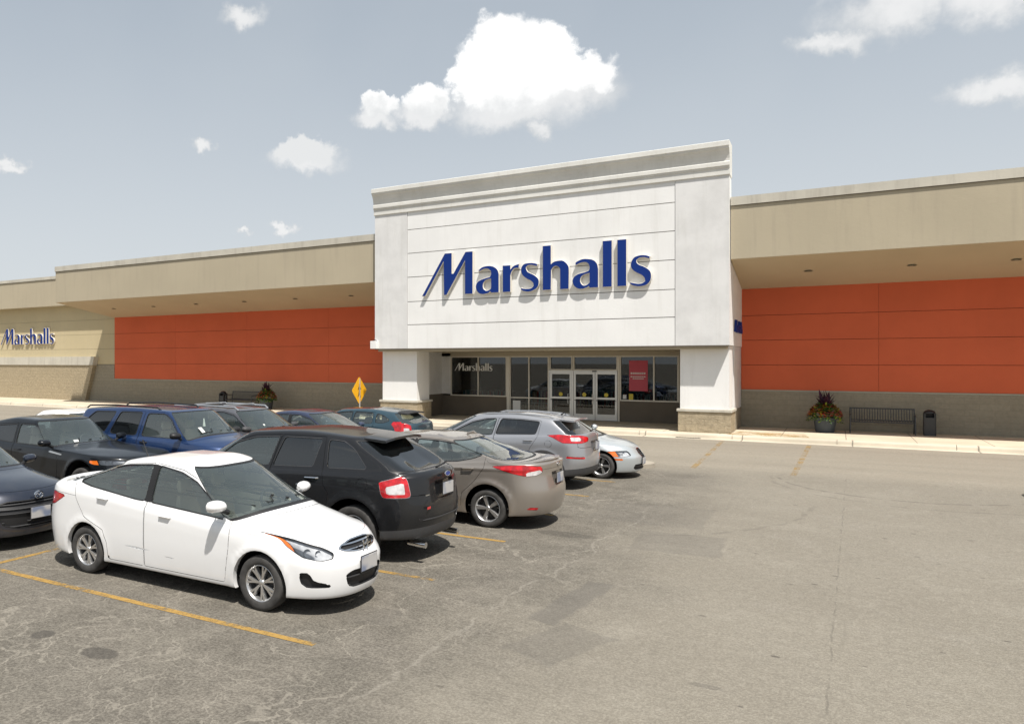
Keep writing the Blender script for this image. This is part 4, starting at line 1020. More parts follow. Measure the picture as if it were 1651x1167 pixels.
    # lamps and other inset parts: (kind, name, polygon, recipe)
    for (kind, nm, poly, rec) in c['feats']:
        inn, ring = grown(kind, rnd_poly(poly, rec.get('round', .7)) if rec.get('round', .7) else poly, rec.get('ring', .006))
        if len(inn[1]) == 0: continue
        body.piece(ring, rec.get('ringmat', M_rub), rec.get('ringoff', -.002), walls=(-.01, 0))
        sds = [(1,), (-1,)] if rec.get('split') else [(1, -1)]
        for sd in sds:
            if rec.get('sides') and sd[0] not in rec['sides']: body.piece(inn, pm, 0, sides=sd); continue
            sh = Shell()
            ty = rec['type']
            if ty == 'lamp':        # clear lens over a reflector with coloured areas
                rest = inn; dep = rec.get('depth', .03)
                for (pp, mm) in rec.get('sub', []):
                    i2, rest = cut(rest, feat(rest[0], kind, pp)); sh.piece(i2, mm, -.006, sides=sd)
                sh.piece(rest, rec.get('back', M_lampin), -dep, sides=sd, walls=(-dep, 0), wmat=M_rub)
                o_ = sh.build(nm, root); ln = Shell().piece(rest, G_lens, -.001, sides=sd).build('lens', o_)
                for (bx, bz, br) in rec.get('bulbs', []):   # projector / reflector bowls
                    dd = np.hypot((inn[0][:, 8] if kind == 'front' else inn[0][:, 9]) - bx, inn[0][:, 2] - bz); i0 = np.argmin(dd); P0 = inn[0][i0, :3] - inn[0][i0, 3:6] * (dep - .002)
                    bb_ = MB(); bb_.lathe([(0, -.03), (br * .5, -.02), (br * .85, .0), (br, .012), (br * 1.05, .008)], M_chr, 20, 'X')
                    for v in range(len(bb_.v)):
                        q_ = bb_.v[v]; n_ = inn[0][i0, 3:6]; an = math.atan2(n_[1], n_[0]) * .6
                        bb_.v[v] = (P0[0] + q_[0] * math.cos(an) - q_[1] * math.sin(an), (P0[1] + q_[0] * math.sin(an) + q_[1] * math.cos(an)) * sd[0], P0[2] + q_[2])
                    bb_.build('bulb_bowl', o_)
            elif ty == 'solid':
                rest = inn
                for (pp, mm) in rec.get('sub', []):
                    i2, rest = cut(rest, feat(rest[0], kind, pp)); sh.piece(i2, mm, rec.get('off', .002), sides=sd)
                sh.piece(rest, rec['mat'], rec.get('off', .002), sides=sd, walls=(-.01, rec.get('off', .002))); o_ = sh.build(nm, root)
            elif ty == 'recess':
                dep = rec['depth']; rest = inn
                for (pp, mm, oo) in rec.get('sub', []):
                    i2, rest = cut(rest, feat(rest[0], kind, pp)); sh.piece(i2, mm, oo, sides=sd, walls=(-dep, oo))
                sh.piece(rest, rec.get('mat', M_rub), -dep, sides=sd, walls=(-dep, 0)); o_ = sh.build(nm, root)
                nb = rec.get('bars', 0)
                if nb:
                    zs = inn[0][np.unique(inn[1]), 2]; z0_, z1_ = zs.min(), zs.max(); bs = Shell()
                    for j in range(nb):
                        zz = z0_ + (z1_ - z0_) * (j + .5) / nb; bt = rec.get('bt', .006)
                        b_, _ = cut(rest, np.abs(rest[0][:, 2] - zz) - bt); bs.piece(b_, rec.get('barmat', M_plas), -rec.get('boff', .008), sides=sd, walls=(-dep, -rec.get('boff', .008)))
                    bs.build('grille_bar', o_)
    # panel gaps: doors, bonnet, boot lid
    gap = c.get('gap', .0032)
    for (nm, kind, poly, hpts) in c['panels']:
        f = feat(mesh[0], kind, poly)
        inside, rest = cut(mesh, f - gap); core, ring = cut(inside, feat(inside[0], kind, poly) + gap)
        mesh = rest
        body.piece(ring, M_rub, -.007, walls=(-.007, 0))
        sds = [(1,), (-1,)] if kind == 'side' else [(1, -1)]
        for sd in sds:
            o_ = Shell().piece(core, pm, 0, sides=sd, walls=(-.007, 0)).build(nm, root)
            if o_ and hpts:
                hx, hz, hl, hm = hpts
                dd = np.hypot(core[0][:, 0] - hx, core[0][:, 2] - hz); P0 = core[0][np.argmin(dd), :3]
                hb = MB(); y0 = P0[1] * sd[0]; s_ = sd[0]
                hb.tube([(hx - hl / 2, y0 - .004 * s_, hz), (hx - hl / 2 + .02, y0 + .022 * s_, hz), (hx + hl / 2 - .02, y0 + .024 * s_, hz - .004), (hx + hl / 2, y0 - .004 * s_, hz - .004)], [.012, .014, .014, .012], hm, 8)
                hb.lathe([(0, .001), (.04, .001)], M_rub, 14, 'Y', (hx, y0 - (.0 if s_ > 0 else .002), hz)) if hm is not pm else None
                hb.build('handle', o_)
    body.piece(mesh, pm, 0.0)
    # cabin lining just inside the skin
    lin, _ = cut(mesh, 6.2 - mesh[0][:, 7]); body.piece(lin, M_cab, -.02, flip=True)
    bo = body.build('body', root)
    # floor pan, dashboard, seats
    b = MB(); b.box(X0 + .35, X1 - .35, -W_ * .8, W_ * .8, zb + .02, zb + .05, M_rub); b.box(X0 + .3, xc - .25, -W_ * .86, W_ * .86, zb + .10, zb + .12, M_cab); b.build('floor_pan', root)
    if c.get('cabin', True):
        zbm = belt_z(belt, xh); b = MB(); hw = W_ * ww - .07; dx_ = xc - .30
        secs = [(dx_ + .28, zcw - .035), (dx_ + .02, zcw - .015), (dx_ - .16, zcw - .03), (dx_ - .22, zcw - .10), (dx_ - .16, zcw - .30), (dx_ - .1, zb + .1)]
        n_ = len(secs); ny_ = 10; vs = []
        for j in range(ny_ + 1):
            yy = -hw + 2 * hw * j / ny_; bow = c.get('wa', .55) * .95 * abs(yy / hw) ** 2.6
            vs += [(x_ - bow * (1 if i < 2 else .3), yy, z_ - (.02 if i < 2 else 0) * abs(yy / hw) ** 2 - (zcw - zbm) * .6 * abs(yy / hw) ** 2 * (1 if i < 3 else 0)) for i, (x_, z_) in enumerate(secs)]
        b.add(vs, [(j * n_ + i, j * n_ + i + 1, (j + 1) * n_ + i + 1, (j + 1) * n_ + i) for j in range(ny_) for i in range(n_ - 1)], mat('dash_grey', (.075, .07, .066), .8)); b.build('dashboard', root)
        st = MB(); cx_, cz2, cy_ = dx_ - .36, zcw - .06, hw * .5; R_ = .165; pts = []
        for i in range(21):
            a = 2 * math.pi * i / 20; pts.append((cx_ - .30 * R_ * math.sin(a) * 1.3, cy_ + R_ * math.cos(a), cz2 + R_ * math.sin(a) * .92))
        st.tube(pts, .014, M_rub, 8, False); st.tube([(cx_, cy_ - R_, cz2), (cx_ + .02, cy_, cz2 - .01), (cx_, cy_ + R_, cz2)], .02, M_rub, 8); st.tube([(cx_, cy_, cz2), (cx_ + .2, cy_, cz2 - .08)], .03, M_rub, 8)
        st.build('steering_wheel', root)
        sm = c.get('seatmat', M_seat); zs_ = zbm - .62
        for sg in (1, -1): seat(root, xh - .18, sg * hw * .5, hw * .72, sm, z0=zs_, back=.76)
        seat(root, xh - 1.05, 0, hw * 1.8, sm, z0=zs_ + .03, back=.70)
        for sg in (1, -1):
            for _x in (xh - 1.43,):
                b = MB(); b.box(_x, _x + .07, sg * hw * .5 - .11, sg * hw * .5 + .11, zs_ + .74, zs_ + .88, sm); b.build('headrest', root, .03)
    # wheels
    spk = c.get('spokes', (5, .10, .16, 0)); wid = c.get('wwid', .19)
    for xa in wx:
        for sg in (1, -1): wheel(root, xa, sg * (W_ - wid / 2 - .015), wr_, wid, sg, spk, c.get('rr', .66), rim_mat=c.get('rim'))
    # door mirrors
    if 'mirror' in c:
        mx_, mz_, mm = c['mirror']; my = W_ * (ww - .03)
        for sg in (1, -1):
            b = MB(); vs = []; fs = []; n_ = 14; K = [(0, .45), (.02, .85), (.07, 1.0), (.15, .95), (.195, .8), (.215, .45), (.22, .2)]
            for (t, k_) in K:
                for j in range(n_):
                    a = 2 * math.pi * j / n_; vs.append((mx_ + (math.cos(a) * .10 if math.cos(a) > 0 else math.cos(a) * .03) * k_ + .10 * (.12 - t), sg * (my + .05 + t), mz_ + .02 + math.sin(a) * .066 * k_ + t * .05))
            for i in range(len(K) - 1):
                for j in range(n_): fs.append((i * n_ + j, i * n_ + (j + 1) % n_, (i + 1) * n_ + (j + 1) % n_, (i + 1) * n_ + j))
            fs.append(tuple(range(n_))); fs.append(tuple((len(K) - 1) * n_ + j for j in range(n_)))
            b.add(vs, fs, mm, True); b.tube([(mx_ + .03, sg * (my - .02), mz_ - .06), (mx_ + .02, sg * (my + .09), mz_ - .02)], [.03, .022], M_rub, 8)
            mo = b.build('mirror', root); g_ = MB(); g_.obox((mx_ - .034, sg * (my + .155), mz_ + .026), ((1, -sg * .1, 0), (sg * .1, 1, 0), (0, 0, 1)), (.004, .075, .042), M_chr); g_.build('mirror_glass', mo)
    for fn in c.get('extras', []): fn(root, mesh, c)
    return root
def belt_z(b, x):
    p_ = sorted(b); return float(np.interp(x, [a for a, _ in p_], [z for _, z in p_]))
def belt_in(b, x0, x1):
    r = [(x, z) for x, z in sorted(b) if x0 + .05 < x < x1]
    return r
# small fittings
def bar(name, pts, r, m, n=8):
    def fn(root, mesh, c): b = MB(); b.tube(pts, r, m, n); b.build(name, root)
    return fn
def both(name, pts, r, m, n=8):
    def fn(root, mesh, c):
        for sg in (1, -1): b = MB(); b.tube([(x, y * sg, z) for x, y, z in pts], r, m, n); b.build(name, root)
    return fn
def plate_(x, y, z, w_=.29, h_=.15, m=None, tilt=0.0, sg=1, name='license_plate'):
    def fn(root, mesh, c):
        b = MB(); t = R(tilt); ax = ((math.cos(t), 0, math.sin(t)), (0, 1, 0), (-math.sin(t), 0, math.cos(t)))
        b.obox((x, y, z), ax, (.004, w_ / 2, h_ / 2), m or M_plate)
        b.obox((x - .004 * sg, y, z), ax, (.003, w_ / 2 + .012, h_ / 2 + .012), M_plas)
        b.build(name, root, .002)
    return fn
def oval(name, x, y, z, ry, rz_, m, tilt=0.0, th=.008, inner=None, sg=1):
    def fn(root, mesh, c):
        b = MB(); n = 28; t = R(tilt)
        def ring(k, dx): return [(x + (dx) * sg - math.sin(t) * rz_ * k * math.sin(a), y + ry * k * math.cos(a), z + math.cos(t) * rz_ * k * math.sin(a)) for a in [2 * math.pi * i / n for i in range(n)]]
        L_ = [ring(1, -.004), ring(1, th * .6), ring(.88, th), ring(.78 if inner else .3, th * (.7 if inner else 1.1))]
        vs = sum(L_, []); fs = [(i * n + j, i * n + (j + 1) % n, (i + 1) * n + (j + 1) % n, (i + 1) * n + j) for i in range(3) for j in range(n)]
        b.add(vs, fs, m, True)
        b.add(ring(.80 if inner else .31, th * (.65 if inner else 1.1)), [tuple(range(n))], inner or m, False); b.build(name, root)
    return fn
def wipers(xc_, zc_, W_, m=M_rub):
    def fn(root, mesh, c):
        D = c['ws']
        for (y0, y1, va, vb_) in ((-.02, .46, 7.16, 7.22), (-.50, -.06, 7.14, 7.24)):
            pts = []
            for i in range(9):
                t = i / 8; yy = y0 + (y1 - y0) * t; vv = va + (vb_ - va) * t
                j = np.argmin((D[:, 1] - abs(yy)) ** 2 + ((D[:, 7] - vv) * .6) ** 2); q = D[j, :3] + D[j, 3:6] * .010
                pts.append((q[0], yy, q[2]))
            b = MB(); b.tube(pts, .007, m, 6); b.build('wiper', root)
    return fn
def letters_H(x, y, z, s, m, tilt=0, sg=1):
    def fn(root, mesh, c):
        b = MB(); b.obox((x, y - s * .32, z), ((1, 0, 0), (0, 1, .0), (0, -.25, 1)), (.004, s * .1, s * .38), m); b.obox((x, y + s * .32, z), ((1, 0, 0), (0, 1, .0), (0, -.25, 1)), (.004, s * .1, s * .38), m)
        b.obox((x, y, z), ((1, 0, 0), (0, 1, .35), (0, -.3, 1)), (.004, s * .28, s * .08), m); b.build('emblem', root)
    return fn
def spoiler(root, x0, x1, z, hw, m):
    """roof-edge spoiler: a thin wing carried back from the roof"""
    b = MB(); n = 12; vs = []; K = [(x0, 0, .012), (x0, .0, -.015), (x1 + .05, -.01, -.035), (x1, -.018, -.022), (x1 + .01, -.006, -.006)]
    for i in range(n + 1):
        t = -1 + 2 * i / n; y = hw * t; drop = .03 * abs(t) ** 3; fw = .02 * abs(t) ** 4
        vs += [(x + fw, y, z + dz_ + dd - drop) for x, dz_, dd in K]
    k = len(K); fs = [(i * k + j, i * k + (j + 1) % k, (i + 1) * k + (j + 1) % k, (i + 1) * k + j) for i in range(n) for j in range(k)]
    fs += [tuple(range(k)), tuple(range(n * k + k - 1, n * k - 1, -1))]
    b.add(vs, fs, m, True); b.build('roof_spoiler', root)
def lipspoiler(root, x, z, hw, m):
    b = MB(); n = 14; vs = []
    for i in range(n + 1):
        t = -1 + 2 * i / n; y = hw * t; fw = .14 * abs(t) ** 2.5; k = 1 - .6 * abs(t) ** 4
        vs += [(x + .22 + fw, y, z - .012), (x + .08 + fw, y, z + .012 * k), (x + fw, y, z + .038 * k), (x - .012 + fw, y, z + .028 * k), (x + .02 + fw, y, z - .02)]
    fs = [(i * 5 + j, i * 5 + (j + 1) % 5, (i + 1) * 5 + (j + 1) % 5, (i + 1) * 5 + j) for i in range(n) for j in range(5)] + [tuple(range(5)), tuple(range(n * 5 + 4, n * 5 - 1, -1))]
    b.add(vs, fs, m, True); b.build('lip_spoiler', root)
def sticker(root, x, y, z, w_, h_, m, tilt=0, name='sticker'):
    b = MB(); t = R(tilt); ax = ((math.cos(t), 0, math.sin(t)), (0, 1, 0), (-math.sin(t), 0, math.cos(t))); b.obox((x, y, z), ax, (.002, w_ / 2, h_ / 2), m); b.build(name, root)
def winged_oval(root):
    b = MB(); n = 28; x = 2.115; z0 = .735
    def ring(k, dx, ry=.065, rz_=.052): return [(x + dx, ry * k * math.cos(2 * math.pi * i / n), z0 + rz_ * k * math.sin(2 * math.pi * i / n)) for i in range(n)]
    vs = ring(1.08, -.01) + ring(1.05, .012) + ring(.82, .014) + ring(.8, .0); b.add(vs, [(i * n + j, i * n + (j + 1) % n, (i + 1) * n + (j + 1) % n, (i + 1) * n + j) for i in range(3) for j in range(n)], M_chr, True)
    b.tube([(x + .012, -.056, z0 + .004), (x + .014, -.028, z0 + .024), (x + .014, 0, z0 - .006), (x + .014, .028, z0 + .024), (x + .012, .056, z0 + .004)], .007, M_chr, 6); b.build('emblem', root)

# ------------------------------------------------------------------ the cars of this lot
P_white = paint('white_paint', (.80, .80, .80), 0, .35, .05); P_black = paint('black_paint', (.012, .0125, .014), .0, .35, .02)
P_bronze = paint('bronze_grey_paint', (.33, .295, .26), .6, .36, .06); P_silver = paint('silver_paint', (.40, .405, .425), .65, .36, .08)
P_pearl = paint('pale_silver_paint', (.50, .535, .55), .4, .36, .08); P_ebony = paint('jet_black_paint', (.006, .0075, .010), .0, .3, .02)
P_bluep = paint('mid_blue_paint', (.012, .038, .120), .35, .35, .08); P_gunm = paint('gunmetal_paint', (.16, .16, .175), .6, .38, .1)
P_navy = paint('dark_navy_paint', (.012, .017, .032), .3, .35, .10); P_teal = paint('slate_teal_paint', (.035, .075, .10), .45, .36, .10); P_dusk = paint('dusk_blue_paint', (.05, .065, .12), .5, .36, .1)
M_redst = mat('red_sticker', (.55, .05, .05), .5)

# 1 white sedan in front
make_car(dict(name='white_sedan', cat='car', label='white four-door sedan parked nearest, seen from its front corner', pos=(-6.605, 6.82), paint=P_white,
  W=.69, X1=2.38, X0=-2.30, H=1.475, xc=1.50, xh=.52, xrr=-.95, xb=-1.95, rail=[(.52, 1.395), (.1, 1.435), (-.35, 1.435), (-.95, 1.36)], ra=.3, zn=.745, zc=.985, zt=1.04, zd=1.085, zh=1.40, zrr=1.40, wr=.50, rb=.06, zb=.19, zm=.60, zmf=.50, hcr=.035, hb=.02,
  belt=[(1.3, .84), (1.0, .86), (.39, .905), (-.3, .945), (-1.27, 1.035), (-1.7, 1.085)], wf=1.46, wrr=-1.295, wrad=.288, arch=.348, zw=.288, wwid=.185, rr=.67, spokes=(7, .06, .085, .13), gap=.003,
  windows=[([(-.15, 1.382), (.22, 1.332), (.47, 1.245), (.72, 1.07), (.95, .90), (.39, .94), (-.20, .978)], G_clear), ([(-1.45, 1.118), (-1.07, 1.285), (-.68, 1.36), (-.25, 1.388), (-.30, .985), (-.45, .99), (-1.25, 1.075)], G_clear)],
  pillars=[[(-.262, 1.40), (-.14, 1.392), (-.19, .97), (-.312, .975)]],
  creases=[([(-2.2, .98), (-.9, .93), (0, .85), (1.2, .72)], .005, .05)], rring=P_white,
  feats=[('front', 'headlight', [(.92, .83), (.80, .80), (.64, .745), (.50, .70), (.42, .645), (.46, .60), (.60, .585), (.76, .62), (.88, .72)], dict(type='lamp', split=1, ringmat=M_rub, ring=.007, depth=.035, sub=[([(1.30, .90), (.88, .84), (.82, .72), (.80, .58), (1.3, .58)], M_amber)], bulbs=[(.70, .668, .042), (.56, .655, .03)])),
    ('front', 'grille', [(-.1, .735), (.14, .732), (.30, .70), (.335, .678), (.27, .655), (.12, .635), (-.1, .628)], dict(type='recess', depth=.03, round=0, ringmat=M_chr, ring=.010, ringoff=.006, bars=2, barmat=M_chr, bt=.007)),
    ('front', 'lower_grille', [(-.1, .455), (.26, .455), (.34, .42), (.30, .31), (.22, .285), (-.1, .285)], dict(type='recess', depth=.03, bars=4, bt=.005)),
    ('front', 'fog_light_bezel', [(.84, .46), (.74, .462), (.68, .375), (.50, .34), (.50, .318), (.74, .318), (.81, .36)], dict(type='recess', depth=.025, split=1)),
    ('side', 'door_crease', [(-.86, .475), (-.2, .432), (.72, .335), (-.2, .412), (-.86, .452)], dict(type='recess', depth=.010, mat=P_white, ringmat=P_white, ring=.003, ringoff=0.0, round=0, split=1)),
    ('rear', 'taillight', [(1.03, .925), (.78, .955), (.50, .94), (.46, .82), (.62, .775), (.80, .80)], dict(type='solid', mat=M_redl, split=1)),],
  panels=[('hood', 'par', (-1, NF + 2.5, 5.12, 6.93), None),
    ('door', 'side', [(.98, .235), (1.04, .60), (1.05, .87), (.99, .915), (.76, 1.085), (.5, 1.275), (.24, 1.365), (-.2, 1.412), (-.255, .97), (-.255, .235)], (.08, .845, .19, P_white)),
    ('door', 'side', [(-.265, .235), (-.265, .97), (-.235, 1.412), (-.7, 1.385), (-1.1, 1.31), (-1.53, 1.125), (-1.47, .90), (-1.32, .70), (-.98, .58), (-.90, .42), (-.88, .235)], (-.98, .955, .19, P_white)),
    ('trunk_lid', 'par', (NF + NS - 2.5, 999, 4.5, 6.93), None)],
  mirror=(.93, 1.03, P_white),
  extras=[plate_(2.395, 0, .50, .30, .15, M_plate), letters_H(2.345, 0, .685, .12, M_chr), wipers(1.5, .985, .69), bar('antenna', [(-.94, 0, 1.385), (-.97, 0, 1.44), (-1.05, 0, 1.60)], [.012, .007, .004], M_rub)]))

# 2 black crossover seen from behind
make_car(dict(name='black_crossover', cat='suv', label='black crossover with red and white tail lamps beside the white sedan, rear facing the aisle', pos=(-6.80, 9.15), rz=math.pi, paint=P_black,
  W=.79, X1=2.25, X0=-2.37, H=1.655, xc=1.62, xh=.70, xrr=-1.45, xb=-2.15, zn=.95, zc=1.14, zt=1.14, zd=1.18, zh=1.56, zrr=1.56, wr=.58, rb=.05, zb=.30, zm=.66, zmf=.62, ar=.52, ba=.36, ra=.25, r4=.03, rt4=.22, nr=2.6, bw0=7.06, bw1=7.9,
  belt=[(1.3, 1.08), (.5, 1.10), (-.7, 1.13), (-1.6, 1.165), (-2.1, 1.17)], wf=1.42, wrr=-1.36, wrad=.355, arch=.425, zw=.385, wwid=.22, sill=[(-2.4, .50), (-1.9, .44), (-.9, .36), (.8, .36), (2.3, .45)], flare=.02, wbelt=.93, trim=M_plas, trimw=.007, rglass=G_tint,
  windows=[([(1.22, 1.15), (1.01, 1.28), (.77, 1.41), (.40, 1.515), (-.04, 1.545), (.09, 1.145)], G_clear), ([(-.14, 1.545), (-.79, 1.55), (-.68, 1.175), (.02, 1.15)], G_tint), ([(-.90, 1.545), (-1.15, 1.53), (-1.33, 1.44), (-1.56, 1.20), (-.92, 1.18)], G_tint)],
  feats=[('rear', 'taillight', [(1.10, 1.05), (.95, 1.09), (.76, 1.135), (.71, 1.12), (.69, .90), (.72, .875), (1.06, .86), (1.09, .90)], dict(type='solid', mat=M_redl, split=1, ringmat=M_rim, ring=.006, sub=[([(1.01, .995), (.76, 1.06), (.76, .915), (1.01, .905)], M_whl)])),
    ('rear', 'plate_recess', [(-.1, 1.05), (.27, 1.05), (.24, .82), (-.1, .82)], dict(type='recess', depth=.03, mat=P_black)),
    ('rear', 'bumper_step', [(-.1, .60), (.62, .60), (.60, .575), (-.1, .575)], dict(type='solid', mat=M_plas, off=.006))],
  panels=[('door', 'side', [(1.02, .38), (1.08, .80), (1.30, 1.13), (1.05, 1.30), (.79, 1.44), (.4, 1.545), (-.08, 1.575), (.05, 1.13), (.05, .38)], (.22, 1.03, .22, M_chr)),
    ('door', 'side', [(.04, .38), (.04, 1.13), (-.09, 1.575), (-.845, 1.58), (-.86, 1.13), (-.90, .95), (-.98, .84), (-.93, .60), (-.92, .38)], (-.70, 1.035, .22, M_chr)),
    ('fuel_door', 'side', [(-1.51 + .088 * math.cos(a * .5236), 1.00 + .088 * math.sin(a * .5236)) for a in range(12)], None),
    ('tailgate', 'par', (NF + NS + 6, 999, 3.9, 6.95), None)],
  mirror=(1.12, 1.15, P_black), seatmat=M_seatd,
  extras=[plate_(-2.385, 0, .94, .30, .15, sg=-1), oval('emblem', -2.375, 0, 1.125, .085, .036, M_chr, sg=-1, inner=mat('emblem_blue', (.02, .05, .25), .2)),
    both('exhaust_tip', [(-2.05, .48, .26), (-2.30, .48, .25)], .04, M_chr, 14), lambda r, m, c: spoiler(r, -1.40, -1.74, 1.60, .50, P_black), bar('rear_wiper', [(-2.20, 0, 1.19), (-2.215, -.13, 1.21), (-2.20, -.34, 1.235)], .012, M_rub),
    lambda r, m, c: sticker(r, -2.335, .46, .73, .09, .03, M_redst), lambda r, m, c: sticker(r, -2.335, .50, .90, .10, .014, M_chr)]))

# 3 bronze-grey sedan seen from behind
make_car(dict(name='bronze_sedan', cat='car', label='bronze-grey sedan with pointed red tail lamps between the black and silver crossovers', pos=(-6.17, 11.87), rz=math.pi, paint=P_bronze,
  W=.77, X1=2.32, X0=-2.42, H=1.40, xc=1.55, xh=.50, xrr=-.95, xb=-1.98, zn=.74, zc=.96, zt=1.04, zd=1.035, zh=1.33, zrr=1.325, wr=.55, rb=.03, zb=.20, zm=.58, zmf=.5, ar=.62, ra=.25, rt4=.16, r4=.05,
  belt=[(1.0, .85), (.3, .90), (-.6, .945), (-1.2, 1.02), (-1.6, 1.06)], wf=1.42, wrr=-1.48, wrad=.298, arch=.365, zw=.325, wwid=.20, rr=.70, spokes=(5, .10, .19, 0), flare=.022,
  creases=[([(-2.25, .93), (-1.0, .90), (1.3, .74)], .016, .012), ([(-1.3, .42), (.9, .36)], .010, .015)],
  windows=[([(.95, .90), (.70, 1.06), (.45, 1.20), (.10, 1.29), (-.10, 1.305), (-.12, .96)], G_clear), ([(-.17, 1.308), (-.55, 1.30), (-.84, 1.275), (-1.13, 1.225), (-1.39, 1.14), (-1.22, 1.07), (-.95, 1.01), (-.61, .985), (-.20, .965)], G_clear)],
  pillars=[[(-.11, 1.32), (-.165, 1.32), (-.19, .955), (-.125, .95)]],
  feats=[('rear', 'taillight', [(1.33, .965), (1.05, .995), (.80, 1.01), (.52, .985), (.50, .90), (.62, .855), (.80, .845), (1.0, .88)], dict(type='solid', mat=M_redl, split=1, sub=[([(.80, .895), (.56, .935), (.50, .90), (.55, .84), (.78, .84)], M_whl)])),
    ('rear', 'plate_recess', [(-.1, .88), (.26, .88), (.22, .68), (-.1, .68)], dict(type='recess', depth=.025, mat=P_bronze)),
    ('rear', 'reflector', [(.80, .365), (.60, .355), (.60, .325), (.80, .335)], dict(type='solid', mat=M_redl, split=1))],
  panels=[('door', 'side', [(.98, .26), (1.05, .60), (1.05, .88), (.72, 1.09), (.45, 1.24), (.1, 1.325), (-.135, 1.335), (-.16, .26)], (.02, .88, .20, P_bronze)),
    ('door', 'side', [(-.17, .26), (-.145, 1.335), (-.6, 1.325), (-1.15, 1.25), (-1.44, 1.14), (-1.42, .93), (-1.25, .70), (-1.05, .52), (-1.02, .26)], (-1.15, .915, .20, P_bronze)),
    ('trunk_lid', 'par', (NF + NS - 1.5, 999, 4.4, 6.93), None)],
  mirror=(.95, .98, P_bronze), seatmat=M_seatd,
  extras=[plate_(-2.41, 0, .78, .30, .15, sg=-1), oval('emblem', -2.385, 0, .985, .05, .03, M_chr, sg=-1), lambda r, m, c: lipspoiler(r, -2.33, 1.042, .52, P_bronze), bar('antenna', [(-.80, 0, 1.385), (-.92, 0, 1.43), (-.97, 0, 1.40)], [.02, .016, .008], P_bronze)]))

# 4 silver crossover
make_car(dict(name='silver_crossover', cat='suv', label='silver crossover with roof rails between the bronze sedan and the pale silver sedan', pos=(-6.45, 15.85), rz=math.pi, paint=P_silver,
  W=.79, X1=2.15, X0=-2.20, H=1.515, xc=1.38, xh=.40, xrr=-1.62, xb=-2.03, zn=.90, zc=1.03, zt=1.12, zd=1.13, zh=1.43, zrr=1.40, wr=.57, rb=.05, zb=.27, zm=.60, ar=.5, ba=.36, ra=.25, r4=.03, rt4=.22, bw0=7.06, bw1=7.88,
  belt=[(1.0, .98), (0, 1.035), (-1.1, 1.075), (-1.6, 1.12), (-2.0, 1.14)], wf=1.30, wrr=-1.32, wrad=.33, arch=.40, zw=.35, sill=[(-2.4, .50), (-1.9, .44), (-.9, .35), (.8, .35), (2.3, .42)], clad=True, rglass=G_tint, trim=M_rub, spokes=(5, .09, .15, 0),
  windows=[([(.80, 1.04), (.66, 1.115), (.29, 1.30), (-.02, 1.375), (-.25, 1.39), (-.17, 1.06)], G_clear), ([(-.36, 1.39), (-.8, 1.385), (-1.20, 1.36), (-1.13, 1.115), (-.26, 1.08)], G_tint)],
  feats=[('rear', 'taillight', [(1.22, 1.10), (.95, 1.125), (.55, 1.11), (.36, 1.07), (.36, 1.0), (.6, .96), (1.0, .965), (1.1, 1.02)], dict(type='solid', mat=M_redl, split=1, sub=[([(.82, 1.08), (.60, 1.08), (.60, 1.0), (.82, 1.0)], M_whl)])),
    ('rear', 'reflector', [(.98, .70), (.55, .68), (.55, .645), (.98, .665)], dict(type='solid', mat=M_redl, split=1)),
    ('rear', 'plate_recess', [(-.1, .98), (.27, .98), (.24, .78), (-.1, .78)], dict(type='recess', depth=.025, mat=P_silver))],
  panels=[('door', 'side', [(.78, .37), (.9, .75), (.98, 1.0), (.68, 1.14), (.3, 1.325), (-.02, 1.40), (-.30, 1.415), (-.22, 1.05), (-.22, .37)], (-.02, .975, .2, P_silver)),
    ('door', 'side', [(-.23, .37), (-.23, 1.05), (-.31, 1.415), (-.8, 1.41), (-1.24, 1.385), (-1.18, 1.05), (-1.05, .85), (-.93, .6), (-.92, .37)], (-.99, .985, .2, P_silver)),
    ('fuel_door', 'side', [(-1.42 + .075 * math.cos(a * .5236), .93 + .075 * math.sin(a * .5236)) for a in range(12)], None),
    ('tailgate', 'par', (NF + NS + 6, 999, 3.9, 6.95), None)],
  mirror=(.72, 1.06, P_silver), seatmat=M_seatd,
  extras=[plate_(-2.215, 0, .88, .28, .15, sg=-1), lambda r, m, c: spoiler(r, -1.55, -1.90, 1.44, .48, P_silver), both('roof_rail', [(.15, .50, 1.45), (.0, .51, 1.49), (-.7, .515, 1.51), (-1.35, .50, 1.475), (-1.5, .49, 1.42)], .014, M_rim), bar('rear_wiper', [(-2.06, 0, 1.16), (-2.07, -.12, 1.18), (-2.06, -.28, 1.19)], .011, M_rub), bar('antenna', [(-1.45, 0, 1.48), (-1.52, 0, 1.53), (-1.56, 0, 1.49)], [.018, .014, .006], M_rub)]))

